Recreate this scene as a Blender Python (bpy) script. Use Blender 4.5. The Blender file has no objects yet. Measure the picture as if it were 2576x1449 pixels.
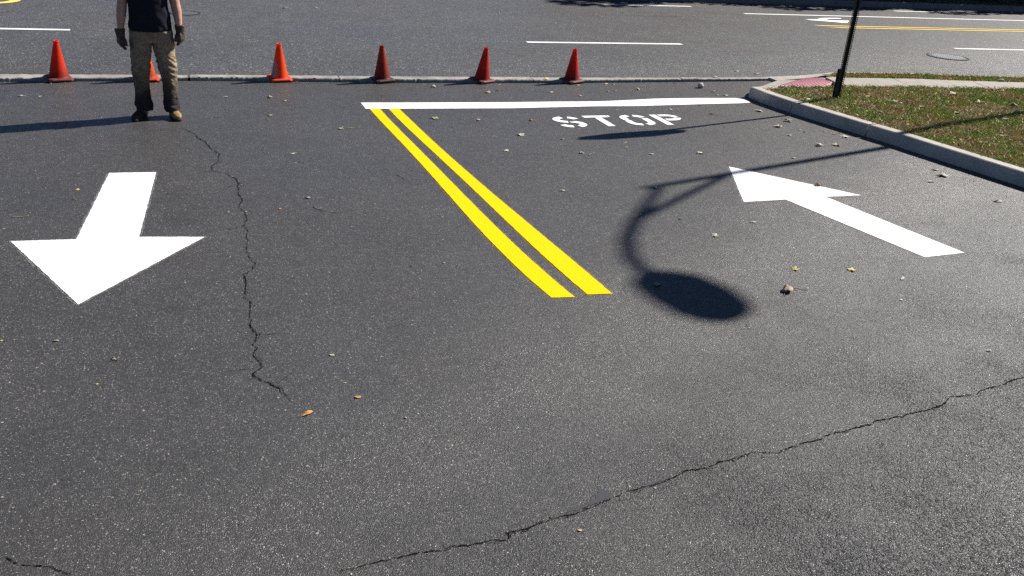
import bpy, bmesh, math, random
import numpy as np
from mathutils import Vector, Matrix, noise
random.seed(7)
rng = np.random.default_rng(11)
S = bpy.context.scene
COL = S.collection

# ------------------------------------------------------------------ camera
PITCH, ROLL, YAW = math.radians(24.32), math.radians(4.217), math.radians(21.0)
cam_d = bpy.data.cameras.new("camera")
cam_d.sensor_width = 36.0
cam_d.lens = 36.0 * 2233.4 / 2576.0
cam_d.clip_start = 0.05
cam_d.clip_end = 2000.0
cam = bpy.data.objects.new("camera", cam_d)
COL.objects.link(cam)
_b = Vector((0, math.sin(PITCH), math.cos(PITCH)))
_f = Vector((0, math.cos(PITCH), -math.sin(PITCH)))
_r = Vector((1, 0, 0))
_R = _r * math.cos(ROLL) + _b * math.sin(ROLL)
_U = -_r * math.sin(ROLL) + _b * math.cos(ROLL)
_m = Matrix((_R, _U, -_f)).transposed()
cam.matrix_world = Matrix.Translation((0, 0, 2.5)) @ (Matrix.Rotation(-YAW, 3, 'Z') @ _m).to_4x4()
S.camera = cam

# ------------------------------------------------------------------ light
SUN_EL, SUN_AZ = math.radians(37.0), math.radians(15.5)      # azimuth from +X towards +Y
SUNV = Vector((math.cos(SUN_EL) * math.cos(SUN_AZ), math.cos(SUN_EL) * math.sin(SUN_AZ), math.sin(SUN_EL)))
world = bpy.data.worlds.new("World")
S.world = world
world.use_nodes = True
wn = world.node_tree.nodes
sky = wn.new("ShaderNodeTexSky")
sky.sky_type = 'NISHITA'
sky.sun_disc = False
sky.sun_elevation = SUN_EL
sky.sun_rotation = math.radians(90.0) - SUN_AZ
sky.air_density = 0.45
sky.dust_density = 0.0
sky.ozone_density = 4.0
wn["Background"].inputs["Strength"].default_value = 0.05
world.node_tree.links.new(sky.outputs[0], wn["Background"].inputs[0])
sun_d = bpy.data.lights.new("sun", 'SUN')
sun_d.energy = 5.0
sun_d.angle = math.radians(0.53)
sun_d.color = (1.0, 0.955, 0.89)
sun = bpy.data.objects.new("sun", sun_d)
COL.objects.link(sun)
sun.rotation_euler = SUNV.to_track_quat('Z', 'Y').to_euler()
sun.location = SUNV * 40
S.view_settings.view_transform = 'Standard'
S.view_settings.look = 'None'
S.view_settings.exposure = 0.85
S.cycles.use_denoising = False
S.view_settings.gamma = 1.0

# ------------------------------------------------------------------ helpers
def tag(o, label=None, cat=None, group=None, kind=None):
    if label: o["label"] = label
    if cat: o["category"] = cat
    if group: o["group"] = group
    if kind: o["kind"] = kind
    return o

def link(name, me, mats=None, parent=None, smooth=False):
    o = bpy.data.objects.new(name, me)
    COL.objects.link(o)
    if mats:
        for m in (mats if isinstance(mats, (list, tuple)) else [mats]):
            me.materials.append(m)
    if parent: o.parent = parent
    if smooth:
        me.polygons.foreach_set("use_smooth", [True] * len(me.polygons))
    return o

def mesh_from(name, verts, faces):
    me = bpy.data.meshes.new(name)
    me.from_pydata([tuple(v) for v in verts], [], [tuple(f) for f in faces])
    me.update()
    return me

def bm_mesh(name, bm, recalc=True):
    if recalc: bmesh.ops.recalc_face_normals(bm, faces=bm.faces[:])
    me = bpy.data.meshes.new(name)
    bm.to_mesh(me)
    bm.free()
    return me

def empty(name, loc, rz=0.0):
    o = bpy.data.objects.new(name, None)
    COL.objects.link(o)
    o.location = loc
    o.rotation_euler = (0, 0, rz)
    o.empty_display_size = 0.1
    return o

def box(bm, x0, x1, y0, y1, z0, z1):
    v = [bm.verts.new(p) for p in ((x0,y0,z0),(x1,y0,z0),(x1,y1,z0),(x0,y1,z0),(x0,y0,z1),(x1,y0,z1),(x1,y1,z1),(x0,y1,z1))]
    for f in ((0,3,2,1),(4,5,6,7),(0,1,5,4),(1,2,6,5),(2,3,7,6),(3,0,4,7)):
        bm.faces.new([v[i] for i in f])

def loft(bm, rings, n=20, cap=True):
    """rings: (x, y, z, ra, rb); ra along local x, rb along the other axis"""
    cs = [Vector(r[:3]) for r in rings]
    prev = None
    for i, r in enumerate(rings):
        t = (cs[min(i+1, len(cs)-1)] - cs[max(i-1, 0)]).normalized()
        ref = Vector((1,0,0)) if abs(t.x) < .8 else Vector((0,1,0))
        a = (ref - t * ref.dot(t)).normalized()
        b = t.cross(a)
        cur = [bm.verts.new(cs[i] + a * (r[3] * math.cos(2*math.pi*k/n)) + b * (r[4] * math.sin(2*math.pi*k/n))) for k in range(n)]
        if prev:
            for k in range(n):
                bm.faces.new((prev[k], prev[(k+1) % n], cur[(k+1) % n], cur[k]))
        elif cap:
            bm.faces.new(cur[::-1])
        prev = cur
    if cap: bm.faces.new(prev)

def tube(bm, pts, rads, n=8):
    loft(bm, [(p[0], p[1], p[2], r, r) for p, r in zip(pts, rads)], n)

def remeshed(name, bm, voxel, smooth_iter=4, disp=None):
    """union overlapping lofts into one continuous skin"""
    me = bm_mesh(name + "_raw", bm)
    o = bpy.data.objects.new(name + "_raw", me)
    COL.objects.link(o)
    md = o.modifiers.new("r", 'REMESH'); md.mode = 'VOXEL'; md.voxel_size = voxel
    if smooth_iter:
        sm = o.modifiers.new("s", 'SMOOTH'); sm.factor = 0.5; sm.iterations = smooth_iter
    dg = bpy.context.evaluated_depsgraph_get()
    out = bpy.data.meshes.new_from_object(o.evaluated_get(dg))
    out.name = name
    bpy.data.objects.remove(o)
    bpy.data.meshes.remove(me)
    if disp:
        nv = [(v.co.copy(), v.normal.copy()) for v in out.vertices]
        for v, (co, no) in zip(out.vertices, nv):
            v.co = co + no * disp(co)
    out.materials.clear()
    out.polygons.foreach_set("use_smooth", [True] * len(out.polygons))
    out.update()
    return out

class NT:
    """small helper for node materials"""
    def __init__(s, name):
        s.m = bpy.data.materials.new(name); s.m.use_nodes = True
        s.t = s.m.node_tree; s.b = s.t.nodes["Principled BSDF"]
        s.co = s.t.nodes.new("ShaderNodeTexCoord").outputs["Object"]
    def n(s, typ, **kw):
        nd = s.t.nodes.new("ShaderNode" + typ)
        for k, v in kw.items(): setattr(nd, k, v)
        return nd
    def l(s, a, b): s.t.links.new(a, b)
    def val(s, inp, v):
        if hasattr(v, "links") or hasattr(v, "is_linked"): s.l(v, inp)
        else: inp.default_value = v
    def math(s, op, a, b=0.0, clamp=False):
        nd = s.n("Math", operation=op, use_clamp=clamp); s.val(nd.inputs[0], a); s.val(nd.inputs[1], b); return nd.outputs[0]
    def noise(s, scale, detail=4, rough=.6, vec=None, dist=0.0):
        nd = s.n("TexNoise"); nd.inputs["Scale"].default_value = scale; nd.inputs["Detail"].default_value = detail
        nd.inputs["Roughness"].default_value = rough; nd.inputs["Distortion"].default_value = dist
        s.l(vec or s.co, nd.inputs["Vector"]); return nd.outputs["Fac"]
    def voro(s, scale, vec=None, feature='F1'):
        nd = s.n("TexVoronoi", feature=feature); nd.inputs["Scale"].default_value = scale
        s.l(vec or s.co, nd.inputs["Vector"]); return nd
    def ramp(s, fac, stops, interp='LINEAR'):
        nd = s.n("ValToRGB"); cr = nd.color_ramp; cr.interpolation = interp
        while len(cr.elements) < len(stops): cr.elements.new(.5)
        for e, (p, c) in zip(cr.elements, stops):
            e.position = p; e.color = (c[0], c[1], c[2], 1) if hasattr(c, "__len__") else (c, c, c, 1)
        s.l(fac, nd.inputs[0]); return nd.outputs[0]
    def mix(s, fac, a, b, mode='MIX'):
        nd = s.n("Mix", data_type='RGBA', blend_type=mode); s.val(nd.inputs[0], fac)
        for i, v in ((6, a), (7, b)):
            if hasattr(v, "is_linked"): s.l(v, nd.inputs[i])
            else: nd.inputs[i].default_value = (v[0], v[1], v[2], 1)
        return nd.outputs[2]
    def map(s, scale=(1,1,1), loc=(0,0,0), vec=None):
        nd = s.n("Mapping"); nd.inputs["Scale"].default_value = scale; nd.inputs["Location"].default_value = loc
        s.l(vec or s.co, nd.inputs[0]); return nd.outputs[0]
    def bump(s, h, strength=.5, dist=.01, normal=None):
        nd = s.n("Bump"); nd.inputs["Strength"].default_value = strength; nd.inputs["Distance"].default_value = dist
        s.l(h, nd.inputs["Height"])
        if normal: s.l(normal, nd.inputs["Normal"])
        return nd.outputs[0]
    def fin(s, color, rough=.8, spec=.3, bump=None, **kw):
        s.val(s.b.inputs["Base Color"], color if hasattr(color, "is_linked") else (*color, 1))
        s.val(s.b.inputs["Roughness"], rough)
        s.val(s.b.inputs["Specular IOR Level"], spec)
        if bump: s.l(bump, s.b.inputs["Normal"])
        return s.m

def sep(nt, vec, i):
    nd = nt.n("SeparateXYZ"); nt.l(vec, nd.inputs[0]); return nd.outputs[i]

# ------------------------------------------------------------------ materials
def asphalt(name, base, cell, coarse=(0, 0, 0, 0), tint=(1,1,1), spec=.4, rough=.5, light=.42, relief=.7, speck=.24, far=.10, dull=.0):
    """bituminous surface: smooth binder film, small pale chips, dark pits, relief where the stones stand proud"""
    t = NT(name)
    nz = t.n("TexNoise"); nz.inputs["Scale"].default_value = 55; nz.inputs["Detail"].default_value = 3
    t.l(t.co, nz.inputs["Vector"])
    sc = t.n("VectorMath", operation='SCALE'); sc.inputs["Scale"].default_value = .011
    t.l(nz.outputs["Color"], sc.inputs[0])
    warp = t.n("VectorMath", operation='ADD'); t.l(t.co, warp.inputs[0]); t.l(sc.outputs[0], warp.inputs[1])
    W = warp.outputs[0]
    x, y = sep(t, t.co, 0), sep(t, t.co, 1)
    v1, v2, v3 = t.voro(cell, W), t.voro(cell * 2.2, W), t.voro(cell * .36, W)
    e1 = t.voro(cell, W, 'DISTANCE_TO_EDGE').outputs["Distance"]
    r1, g1 = sep(t, v1.outputs["Color"], 0), sep(t, v1.outputs["Color"], 1)
    r2 = sep(t, v2.outputs["Color"], 1); r3, g3 = sep(t, v3.outputs["Color"], 0), sep(t, v3.outputs["Color"], 1)
    # where the stones are exposed (1) and where the film covers them (0)
    ex = t.math('ADD', t.math('MULTIPLY', x, coarse[1]), t.math('MULTIPLY', y, coarse[2]))
    ex = t.math('ADD', t.math('ADD', ex, coarse[3]), t.math('MULTIPLY', t.math('SUBTRACT', t.noise(1.5, 5, .62), .5), .7))
    ex = t.math('ADD', ex, .35, True)
    c1 = t.ramp(r1, [(0, base * .42), (.3, base * .8), (.6, base * 1.1), (.85, base * 1.75), (1, base * 2.6)])
    c2 = t.ramp(r2, [(0, base * .25), (.22, base * .75), (.5, base), (.8, base * 1.3), (.95, base * 2.2), (1, light)])
    c = t.mix(t.math('ADD', t.math('MULTIPLY', ex, .45), .22), c2, c1)
    crev_shade = t.ramp(e1, [(0, 1), (.09, 0)])
    c = t.mix(t.math('MULTIPLY', crev_shade, t.math('ADD', t.math('MULTIPLY', ex, .75), .12)), c, (base * .16,) * 3)  # occlusion between stones painted into the colour
    pit = t.math('MULTIPLY', t.math('LESS_THAN', g1, .10), t.math('LESS_THAN', v1.outputs["Distance"], .40))
    c = t.mix(t.math('MULTIPLY', pit, .8), c, (base * .14,) * 3)
    chip = t.math('MULTIPLY', t.math('GREATER_THAN', g1, 1 - speck), t.math('LESS_THAN', v1.outputs["Distance"], t.math('ADD', t.math('MULTIPLY', r1, .24), .16)))
    chipc = t.mix(r1, (light * .32, light * .315, light * .30), (light * 1.15, light * 1.12, light * 1.06))
    c = t.mix(t.math('MULTIPLY', chip, .9), c, chipc)
    big = t.math('MULTIPLY', t.math('GREATER_THAN', r3, 1 - far), t.math('LESS_THAN', v3.outputs["Distance"], t.math('ADD', t.math('MULTIPLY', g3, .16), .10)))
    c = t.mix(t.math('MULTIPLY', big, .9), c, (light * 1.15, light * 1.12, light * 1.02))
    hole = t.math('MULTIPLY', t.math('LESS_THAN', r3, far * .5), t.math('LESS_THAN', v3.outputs["Distance"], .22))
    c = t.mix(t.math('MULTIPLY', hole, .85), c, (base * .12,) * 3)
    # broad wear and staining
    w1 = t.noise(.6, 5, .62); w2 = t.noise(3.2, 5, .65); w3 = t.noise(13, 3, .6)
    k = t.math('ADD', t.math('MULTIPLY', w1, .45), t.math('ADD', t.math('MULTIPLY', w2, .35), t.math('MULTIPLY', w3, .20)))
    c = t.mix(1.0, c, t.ramp(k, [(.30, .72), (.5, 1.0), (.70, 1.24)]), 'MULTIPLY')
    spots = t.ramp(t.noise(1.9, 3, .5, t.map(loc=(31, 7, 0))), [(.66, 0), (.74, .35)])
    c = t.mix(spots, c, (base * .5,) * 3)
    c = t.mix(1.0, c, t.ramp(t.noise(.35, 4, .6), [(.35, (1.05, 1.0, .95)), (.65, (.98, .99, 1.04))]), 'MULTIPLY')
    c = t.mix(1.0, c, tint, 'MULTIPLY')
    c = t.mix(t.math('MULTIPLY', ex, dull), c, (base * .3,) * 3)  # self-shadowing of the exposed stones put into the colour
    top = t.ramp(e1, [(0, 0), (.16, 1)])
    hgt = t.math('MULTIPLY', top, t.math('ADD', t.math('MULTIPLY', r1, .75), .25))
    fine = t.math('MULTIPLY', t.ramp(v2.outputs["Distance"], [(.1, 1), (.6, 0)]), r2)
    b = t.bump(t.noise(10, 4, .6), .22, .02)
    b = t.bump(fine, relief * .6, .003, b)
    bn = t.n("Bump"); bn.inputs["Distance"].default_value = .0065
    t.l(t.math('ADD', t.math('MULTIPLY', ex, relief), .18), bn.inputs["Strength"]); t.l(hgt, bn.inputs["Height"]); t.l(b, bn.inputs["Normal"])
    b = bn.outputs[0]
    if coarse[0]:
        vc = t.voro(cell * .62, W); ec = t.voro(cell * .62, W, 'DISTANCE_TO_EDGE').outputs["Distance"]
        hc = t.math('MULTIPLY', t.ramp(ec, [(0, 0), (.22, 1)]), t.math('POWER', sep(t, vc.outputs["Color"], 2), 1.5))
        msk = t.math('MULTIPLY', t.math('SUBTRACT', ex, .55), 2.2, True)
        bc = t.n("Bump"); bc.inputs["Distance"].default_value = .011
        t.l(t.math('MULTIPLY', msk, coarse[0]), bc.inputs["Strength"]); t.l(hc, bc.inputs["Height"]); t.l(b, bc.inputs["Normal"])
        b = bc.outputs[0]
    rr = t.ramp(r1, [(0, rough + .14), (1, rough - .10)])
    return t.fin(c, rr, spec, b)

M = {}
M['lot'] = asphalt("lot_asphalt", .0435, 128, tint=(1.035, 1.0, .955), coarse=(1.6, .10, -.22, .75), spec=.68, rough=.46, speck=.13, far=.03, dull=.52, light=.36)
M['road'] = asphalt("road_asphalt", .068, 62, coarse=(.8, 0, -.16, 2.35), tint=(1.0, 1.0, 1.0), rough=.50, spec=.45, far=.16)
M['edge'] = asphalt("edge_asphalt", .062, 150, tint=(1.02, 1.0, .98), spec=.25, rough=.6, relief=.3, speck=.1, far=.03)

def crack_mat():
    t = NT("crack_void")
    return t.fin(t.ramp(t.noise(40), [(.3, .003), (.7, .010)]), .95, .05)
M['crack'] = crack_mat()

def sealant():
    t = NT("crack_sealant")
    return t.fin(t.ramp(t.noise(30, 4), [(.3, (.034,.035,.040)), (.7, (.046,.047,.052))]), .5, .5, t.bump(t.noise(70), .3, .002))
M['seal'] = sealant()

def paint(name, col, worn=0.0, pit=.9):
    t = NT(name)
    v = t.voro(95); r = sep(t, v.outputs["Color"], 0)
    vp = t.voro(70); pits = t.math('MULTIPLY', t.math('GREATER_THAN', sep(t, vp.outputs["Color"], 2), .972), t.math('LESS_THAN', vp.outputs["Distance"], .22))
    pits = t.math('MULTIPLY', pits, pit)
    c = t.mix(pits, col, tuple(x * .12 for x in col))
    c = t.mix(t.math('MULTIPLY', t.ramp(t.noise(2.5, 5, .7), [(.45, 0), (.8, 1)]), .16), c, tuple(x * .7 for x in col))
    if worn:
        holes = t.math('GREATER_THAN', t.noise(28, 5, .75), 1.0 - worn)
        c = t.mix(holes, c, (.06, .06, .062))
    h = t.math('SUBTRACT', t.math('MULTIPLY', r, .6), v.outputs["Distance"])
    return t.fin(c, .8, .08, t.bump(h, .35, .004))
M['white'] = paint("fresh_white_paint", (.86, .86, .85))
M['yellow'] = paint("fresh_yellow_paint", (.84, .545, .0))
def mist(name, col):
    t = NT(name)
    t.fin(tuple(x * .8 for x in col), .8, .1)
    tr = t.n("BsdfTransparent"); mx = t.n("MixShader")
    f = t.math('MULTIPLY', t.math('GREATER_THAN', t.noise(210, 3, .7), .56), .55)
    t.val(mx.inputs[0], f); t.l(tr.outputs[0], mx.inputs[1]); t.l(t.b.outputs[0], mx.inputs[2])
    t.l(mx.outputs[0], t.t.nodes["Material Output"].inputs[0])
    return t.m
M['white_mist'] = mist("white_overspray", (.8, .8, .8)); M['yellow_mist'] = mist("yellow_overspray", (.8, .5, .01))
M['old_white'] = paint("road_white_paint", (.84, .84, .83), worn=.22)
M['old_yellow'] = paint("road_yellow_paint", (.80, .58, .13), worn=.22)

def concrete(name, a, b, rough=.85, grime=.5):
    t = NT(name)
    c = t.ramp(t.noise(6, 6, .65), [(.3, a), (.7, b)])
    sp = sep(t, t.voro(160).outputs["Color"], 0)
    c = t.mix(1.0, c, t.ramp(sp, [(0, .78), (.8, 1.0), (1, 1.25)]), 'MULTIPLY')
    st = t.ramp(t.noise(2.2, 5, .7), [(.45, 0), (.75, 1)])
    c = t.mix(t.math('MULTIPLY', st, grime), c, tuple(x * .55 for x in a))
    return t.fin(c, rough, .25, t.bump(t.noise(85, 4, .7), .45, .006))
M['kerb'] = concrete("kerb_concrete", (.39,.36,.32), (.53,.49,.43))
M['strip'] = concrete("strip_concrete", (.24,.23,.21), (.44,.42,.38), grime=.7)
M['shaded_kerb'] = concrete("tree_shade_kerb", (.13,.13,.125), (.22,.21,.20))  # far kerb concrete darkened, deep tree shade put into its colour
M['walk'] = concrete("sidewalk_concrete", (.29,.265,.23), (.40,.37,.32), grime=.35)

def flat(name, a, b, scale=20, rough=.7, spec=.3, bump=.3, bscale=None, bd=.004, metallic=0.0):
    t = NT(name)
    m = t.fin(t.ramp(t.noise(scale, 5, .65), [(.3, a), (.7, b)]), rough, spec, t.bump(t.noise(bscale or scale * 3, 4), bump, bd))
    t.b.inputs["Metallic"].default_value = metallic
    return m
M['tactile'] = flat("tactile_rubber", (.74,.42,.47), (.82,.52,.56), 9, .7)
M['post'] = flat("post_steel", (.012,.014,.013), (.035,.036,.034), 14, .55, .4)
M['signred'] = flat("sign_red", (.45,.012,.016), (.50,.02,.02), 8, .45)
M['signwhite'] = flat("sign_white", (.75,.75,.74), (.8,.8,.8), 8, .5)
M['lamp'] = flat("lamp_metal", (.05,.052,.055), (.09,.09,.092), 10, .5, .5)
M['lens'] = flat("lamp_glass", (.5,.5,.48), (.6,.6,.58), 4, .2)
M['iron'] = flat("cast_iron", (.05,.052,.055), (.15,.15,.155), 60, .5, .5, .6)
M['worn_iron'] = flat("worn_iron", (.48,.48,.48), (.66,.66,.66), 60, .4, .5, .4)
M['ring_iron'] = flat("ring_iron", (.015,.015,.016), (.03,.03,.032), 60, .7, .2, .4)
M['dots'] = flat("shade_dot_rubber", (.46,.17,.21), (.58,.25,.30), 9, .7)  # darker than the plate: shadows at the dots painted into their colour
M['lid_iron'] = flat("lid_iron", (.05,.05,.053), (.09,.09,.095), 60, .6, .4, .4)

def soil():
    t = NT("verge_soil")
    n = t.noise(2.6, 6, .7)
    c = t.ramp(n, [(.35, (.22,.155,.08)), (.5, (.19,.165,.08)), (.62, (.12,.15,.04))])
    c = t.mix(.5, c, t.ramp(t.noise(60, 4, .7), [(.3, (.03,.022,.014)), (.7, (.22,.17,.10))]))
    return t.fin(c, .95, .1, t.bump(t.noise(45, 5, .7), 1.0, .03))
M['soil'] = soil()

def blades():
    t = NT("grass_blade")
    n = t.noise(2.6, 6, .7)
    g_ = t.n("NewGeometry"); rnd = g_.outputs["Random Per Island"]
    green = t.ramp(rnd, [(0, (.13,.20,.025)), (.45, (.26,.36,.045)), (.75, (.40,.46,.08)), (1, (.66,.62,.30))])
    dry = t.ramp(rnd, [(0, (.30,.20,.08)), (.5, (.50,.37,.17)), (.85, (.70,.58,.33)), (1, (.26,.34,.06))])
    c = t.mix(t.ramp(n, [(.45, 1), (.565, 0)]), green, dry)
    return t.fin(c, .6, .3)
M['blade'] = blades()

def ground_mat():
    t = NT("far_ground")
    return t.fin(t.ramp(t.noise(.8, 6, .7), [(.35, (.05,.06,.02)), (.65, (.10,.085,.045))]), .95, .1, t.bump(t.noise(20), .8, .05))
M['ground'] = ground_mat()
def leafy(name, a, b):
    t = NT(name)
    rnd = t.n("NewGeometry").outputs["Random Per Island"]
    return t.fin(t.ramp(rnd, [(0, a), (1, b)]), .55, .3)
M['hedge'] = leafy("hedge_leaf", (.018,.035,.010), (.05,.085,.02))
M['tree'] = leafy("tree_leaf", (.03,.05,.012), (.10,.11,.025))
M['bark'] = flat("bark", (.06,.045,.035), (.13,.10,.08), 18, .9, .1, .9, 25, .03)
CRACKS = [[(-0.097, 9.605), (-0.011, 9.425), (0.067, 9.205), (0.135, 8.979), (0.18, 8.715), (0.228, 8.575), (0.22, 8.316), (0.142, 8.216), (0.147, 8.124), (0.203, 8.027), (0.276, 7.974), (0.319, 7.838), (0.356, 7.706), (0.345, 7.597), (0.338, 7.36), (0.353, 7.23), (0.324, 7.087), (0.348, 6.941), (0.363, 6.778), (0.319, 6.63), (0.342, 6.541), (0.326, 6.278), (0.31, 6.014), (0.34, 5.882), (0.314, 5.799), (0.262, 5.706), (0.269, 5.54), (0.239, 5.341), (0.279, 5.264), (0.256, 5.196), (0.253, 4.92), (0.261, 4.814), (0.236, 4.706), (0.261, 4.652), (0.233, 4.562), (0.262, 4.43), (0.214, 4.352), (0.272, 4.253), (0.334, 4.155), (0.38, 4.014)], [(0.374, 2.731), (0.469, 2.743), (0.599, 2.752), (0.708, 2.765), (0.829, 2.751), (0.874, 2.773), (0.95, 2.755), (1.056, 2.761), (1.119, 2.751), (1.135, 2.792), (1.22, 2.796), (1.292, 2.818), (1.383, 2.835), (1.467, 2.83), (1.586, 2.861), (1.625, 2.88), (1.705, 2.904), (1.743, 2.92), (1.842, 2.933), (1.934, 2.93), (2.081, 2.972), (2.102, 2.991), (2.214, 2.996), (2.401, 3.025), (2.504, 3.043), (2.642, 3.021), (2.749, 3.045), (2.939, 3.063), (3.028, 3.098), (3.171, 3.102), (3.303, 3.119), (3.366, 3.148), (3.549, 3.141), (3.613, 3.167), (3.763, 3.163), (3.89, 3.208), (3.993, 3.254), (4.176, 3.246), (4.303, 3.281), (4.419, 3.289), (4.539, 3.329), (4.633, 3.332), (4.988, 3.382)], [(-0.895, 3.238), (-0.827, 3.175), (-0.799, 3.142), (-0.77, 3.102), (-0.737, 3.089), (-0.687, 3.064), (-0.644, 3.049), (-0.606, 3.017), (-0.569, 2.985), (-0.496, 2.927)], [(-0.097, 9.605), (-0.055, 9.539), (-0.011, 9.425)], [(1.614, 2.878), (1.659, 2.87), (1.716, 2.864), (1.776, 2.863), (1.8, 2.869)], [(0.571, 3.319), (0.602, 3.288), (0.623, 3.257), (0.66, 3.236)]]
ROAD_SEAMS = [[(8.711, 14.325), (9.113, 14.304), (9.709, 14.312), (10.23, 14.315)], [(8.257, 19.404), (8.457, 19.249), (8.585, 19.022)], [(8.585, 19.022), (9.069, 18.851), (10.165, 18.829), (11.843, 18.821), (12.838, 18.833)], [(0.103, 12.314), (0.211, 12.301), (0.298, 12.263)]]
SEALANT = [[(1.636, 2.971), (1.676, 2.949), (1.689, 2.908), (1.617, 2.88), (1.518, 2.86), (1.414, 2.841), (1.455, 2.87), (1.531, 2.889), (1.589, 2.899)], [(1.842, 2.933), (1.908, 2.96), (1.983, 2.961), (2.004, 2.962), (1.933, 2.927)]]
ARROW_NEAR = [(-0.697, 8.104), (-0.317, 8.081), (-0.416, 6.521), (0.033, 6.447), (-0.731, 5.433), (-1.25, 6.575), (-0.831, 6.543)]
ARROW_AWAY = [(5.919, 5.111), (5.486, 5.091), (5.187, 6.562), (4.729, 6.558), (5.225, 7.606), (6.059, 6.566), (5.652, 6.576)]
STOP_BAR = [(1.953, 10.608), (2.396, 10.588), (3.862, 10.544), (4.475, 10.55), (5.032, 10.537), (5.416, 10.577), (5.976, 10.659), (6.599, 10.67), (7.223, 10.646), (7.309, 10.558), (7.296, 10.379), (7.093, 10.341), (6.647, 10.327), (6.018, 10.289), (5.476, 10.26), (4.916, 10.277), (3.753, 10.232), (2.809, 10.261), (1.952, 10.297)]
YELLOW_A = ([(1.999, 10.299), (2.003, 10.067), (2.009, 9.835), (2.016, 9.603), (2.024, 9.371), (2.033, 9.138), (2.041, 8.906), (2.048, 8.674), (2.055, 8.442), (2.061, 8.21), (2.067, 7.978), (2.071, 7.745), (2.075, 7.513), (2.078, 7.281), (2.081, 7.049), (2.084, 6.817), (2.088, 6.584), (2.093, 6.352), (2.1, 6.12), (2.11, 5.888), (2.123, 5.656), (2.14, 5.424), (2.163, 5.191), (2.192, 4.959)], [(2.118, 10.293), (2.121, 10.06), (2.125, 9.827), (2.132, 9.595), (2.139, 9.362), (2.147, 9.129), (2.156, 8.896), (2.165, 8.663), (2.173, 8.431), (2.182, 8.198), (2.19, 7.965), (2.197, 7.732), (2.205, 7.499), (2.212, 7.267), (2.22, 7.034), (2.228, 6.801), (2.236, 6.568), (2.246, 6.335), (2.257, 6.102), (2.27, 5.87), (2.285, 5.637), (2.304, 5.404), (2.326, 5.171), (2.353, 4.938)])
YELLOW_B = ([(2.224, 10.287), (2.226, 10.056), (2.231, 9.824), (2.238, 9.592), (2.246, 9.361), (2.256, 9.129), (2.267, 8.898), (2.278, 8.666), (2.289, 8.434), (2.3, 8.203), (2.31, 7.971), (2.321, 7.739), (2.33, 7.508), (2.34, 7.276), (2.349, 7.044), (2.357, 6.813), (2.366, 6.581), (2.375, 6.35), (2.384, 6.118), (2.394, 5.886), (2.406, 5.655), (2.42, 5.423), (2.436, 5.191), (2.456, 4.96)], [(2.347, 10.281), (2.353, 10.049), (2.359, 9.816), (2.365, 9.584), (2.372, 9.352), (2.38, 9.12), (2.388, 8.887), (2.397, 8.655), (2.408, 8.423), (2.419, 8.191), (2.431, 7.959), (2.444, 7.726), (2.458, 7.494), (2.472, 7.262), (2.487, 7.03), (2.503, 6.797), (2.52, 6.565), (2.537, 6.333), (2.553, 6.101), (2.57, 5.869), (2.587, 5.636), (2.603, 5.404), (2.619, 5.172), (2.633, 4.94)])
TURN_ARROW = [(14.41, 18.886), (14.756, 18.916), (15.133, 19.179), (15.432, 19.254), (15.797, 19.27), (15.68, 19.122), (15.257, 19.065), (15.076, 18.926), (15.102, 18.785), (15.693, 18.829), (15.306, 18.4), (15.153, 18.413), (14.945, 18.543), (14.675, 18.651), (14.494, 18.722)]
TACTILE = [(8.114, 10.943, 0.09), (9.201, 11.691, 0.06), (9.351, 11.217, 0.11), (8.59, 10.597, 0.14)]
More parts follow.
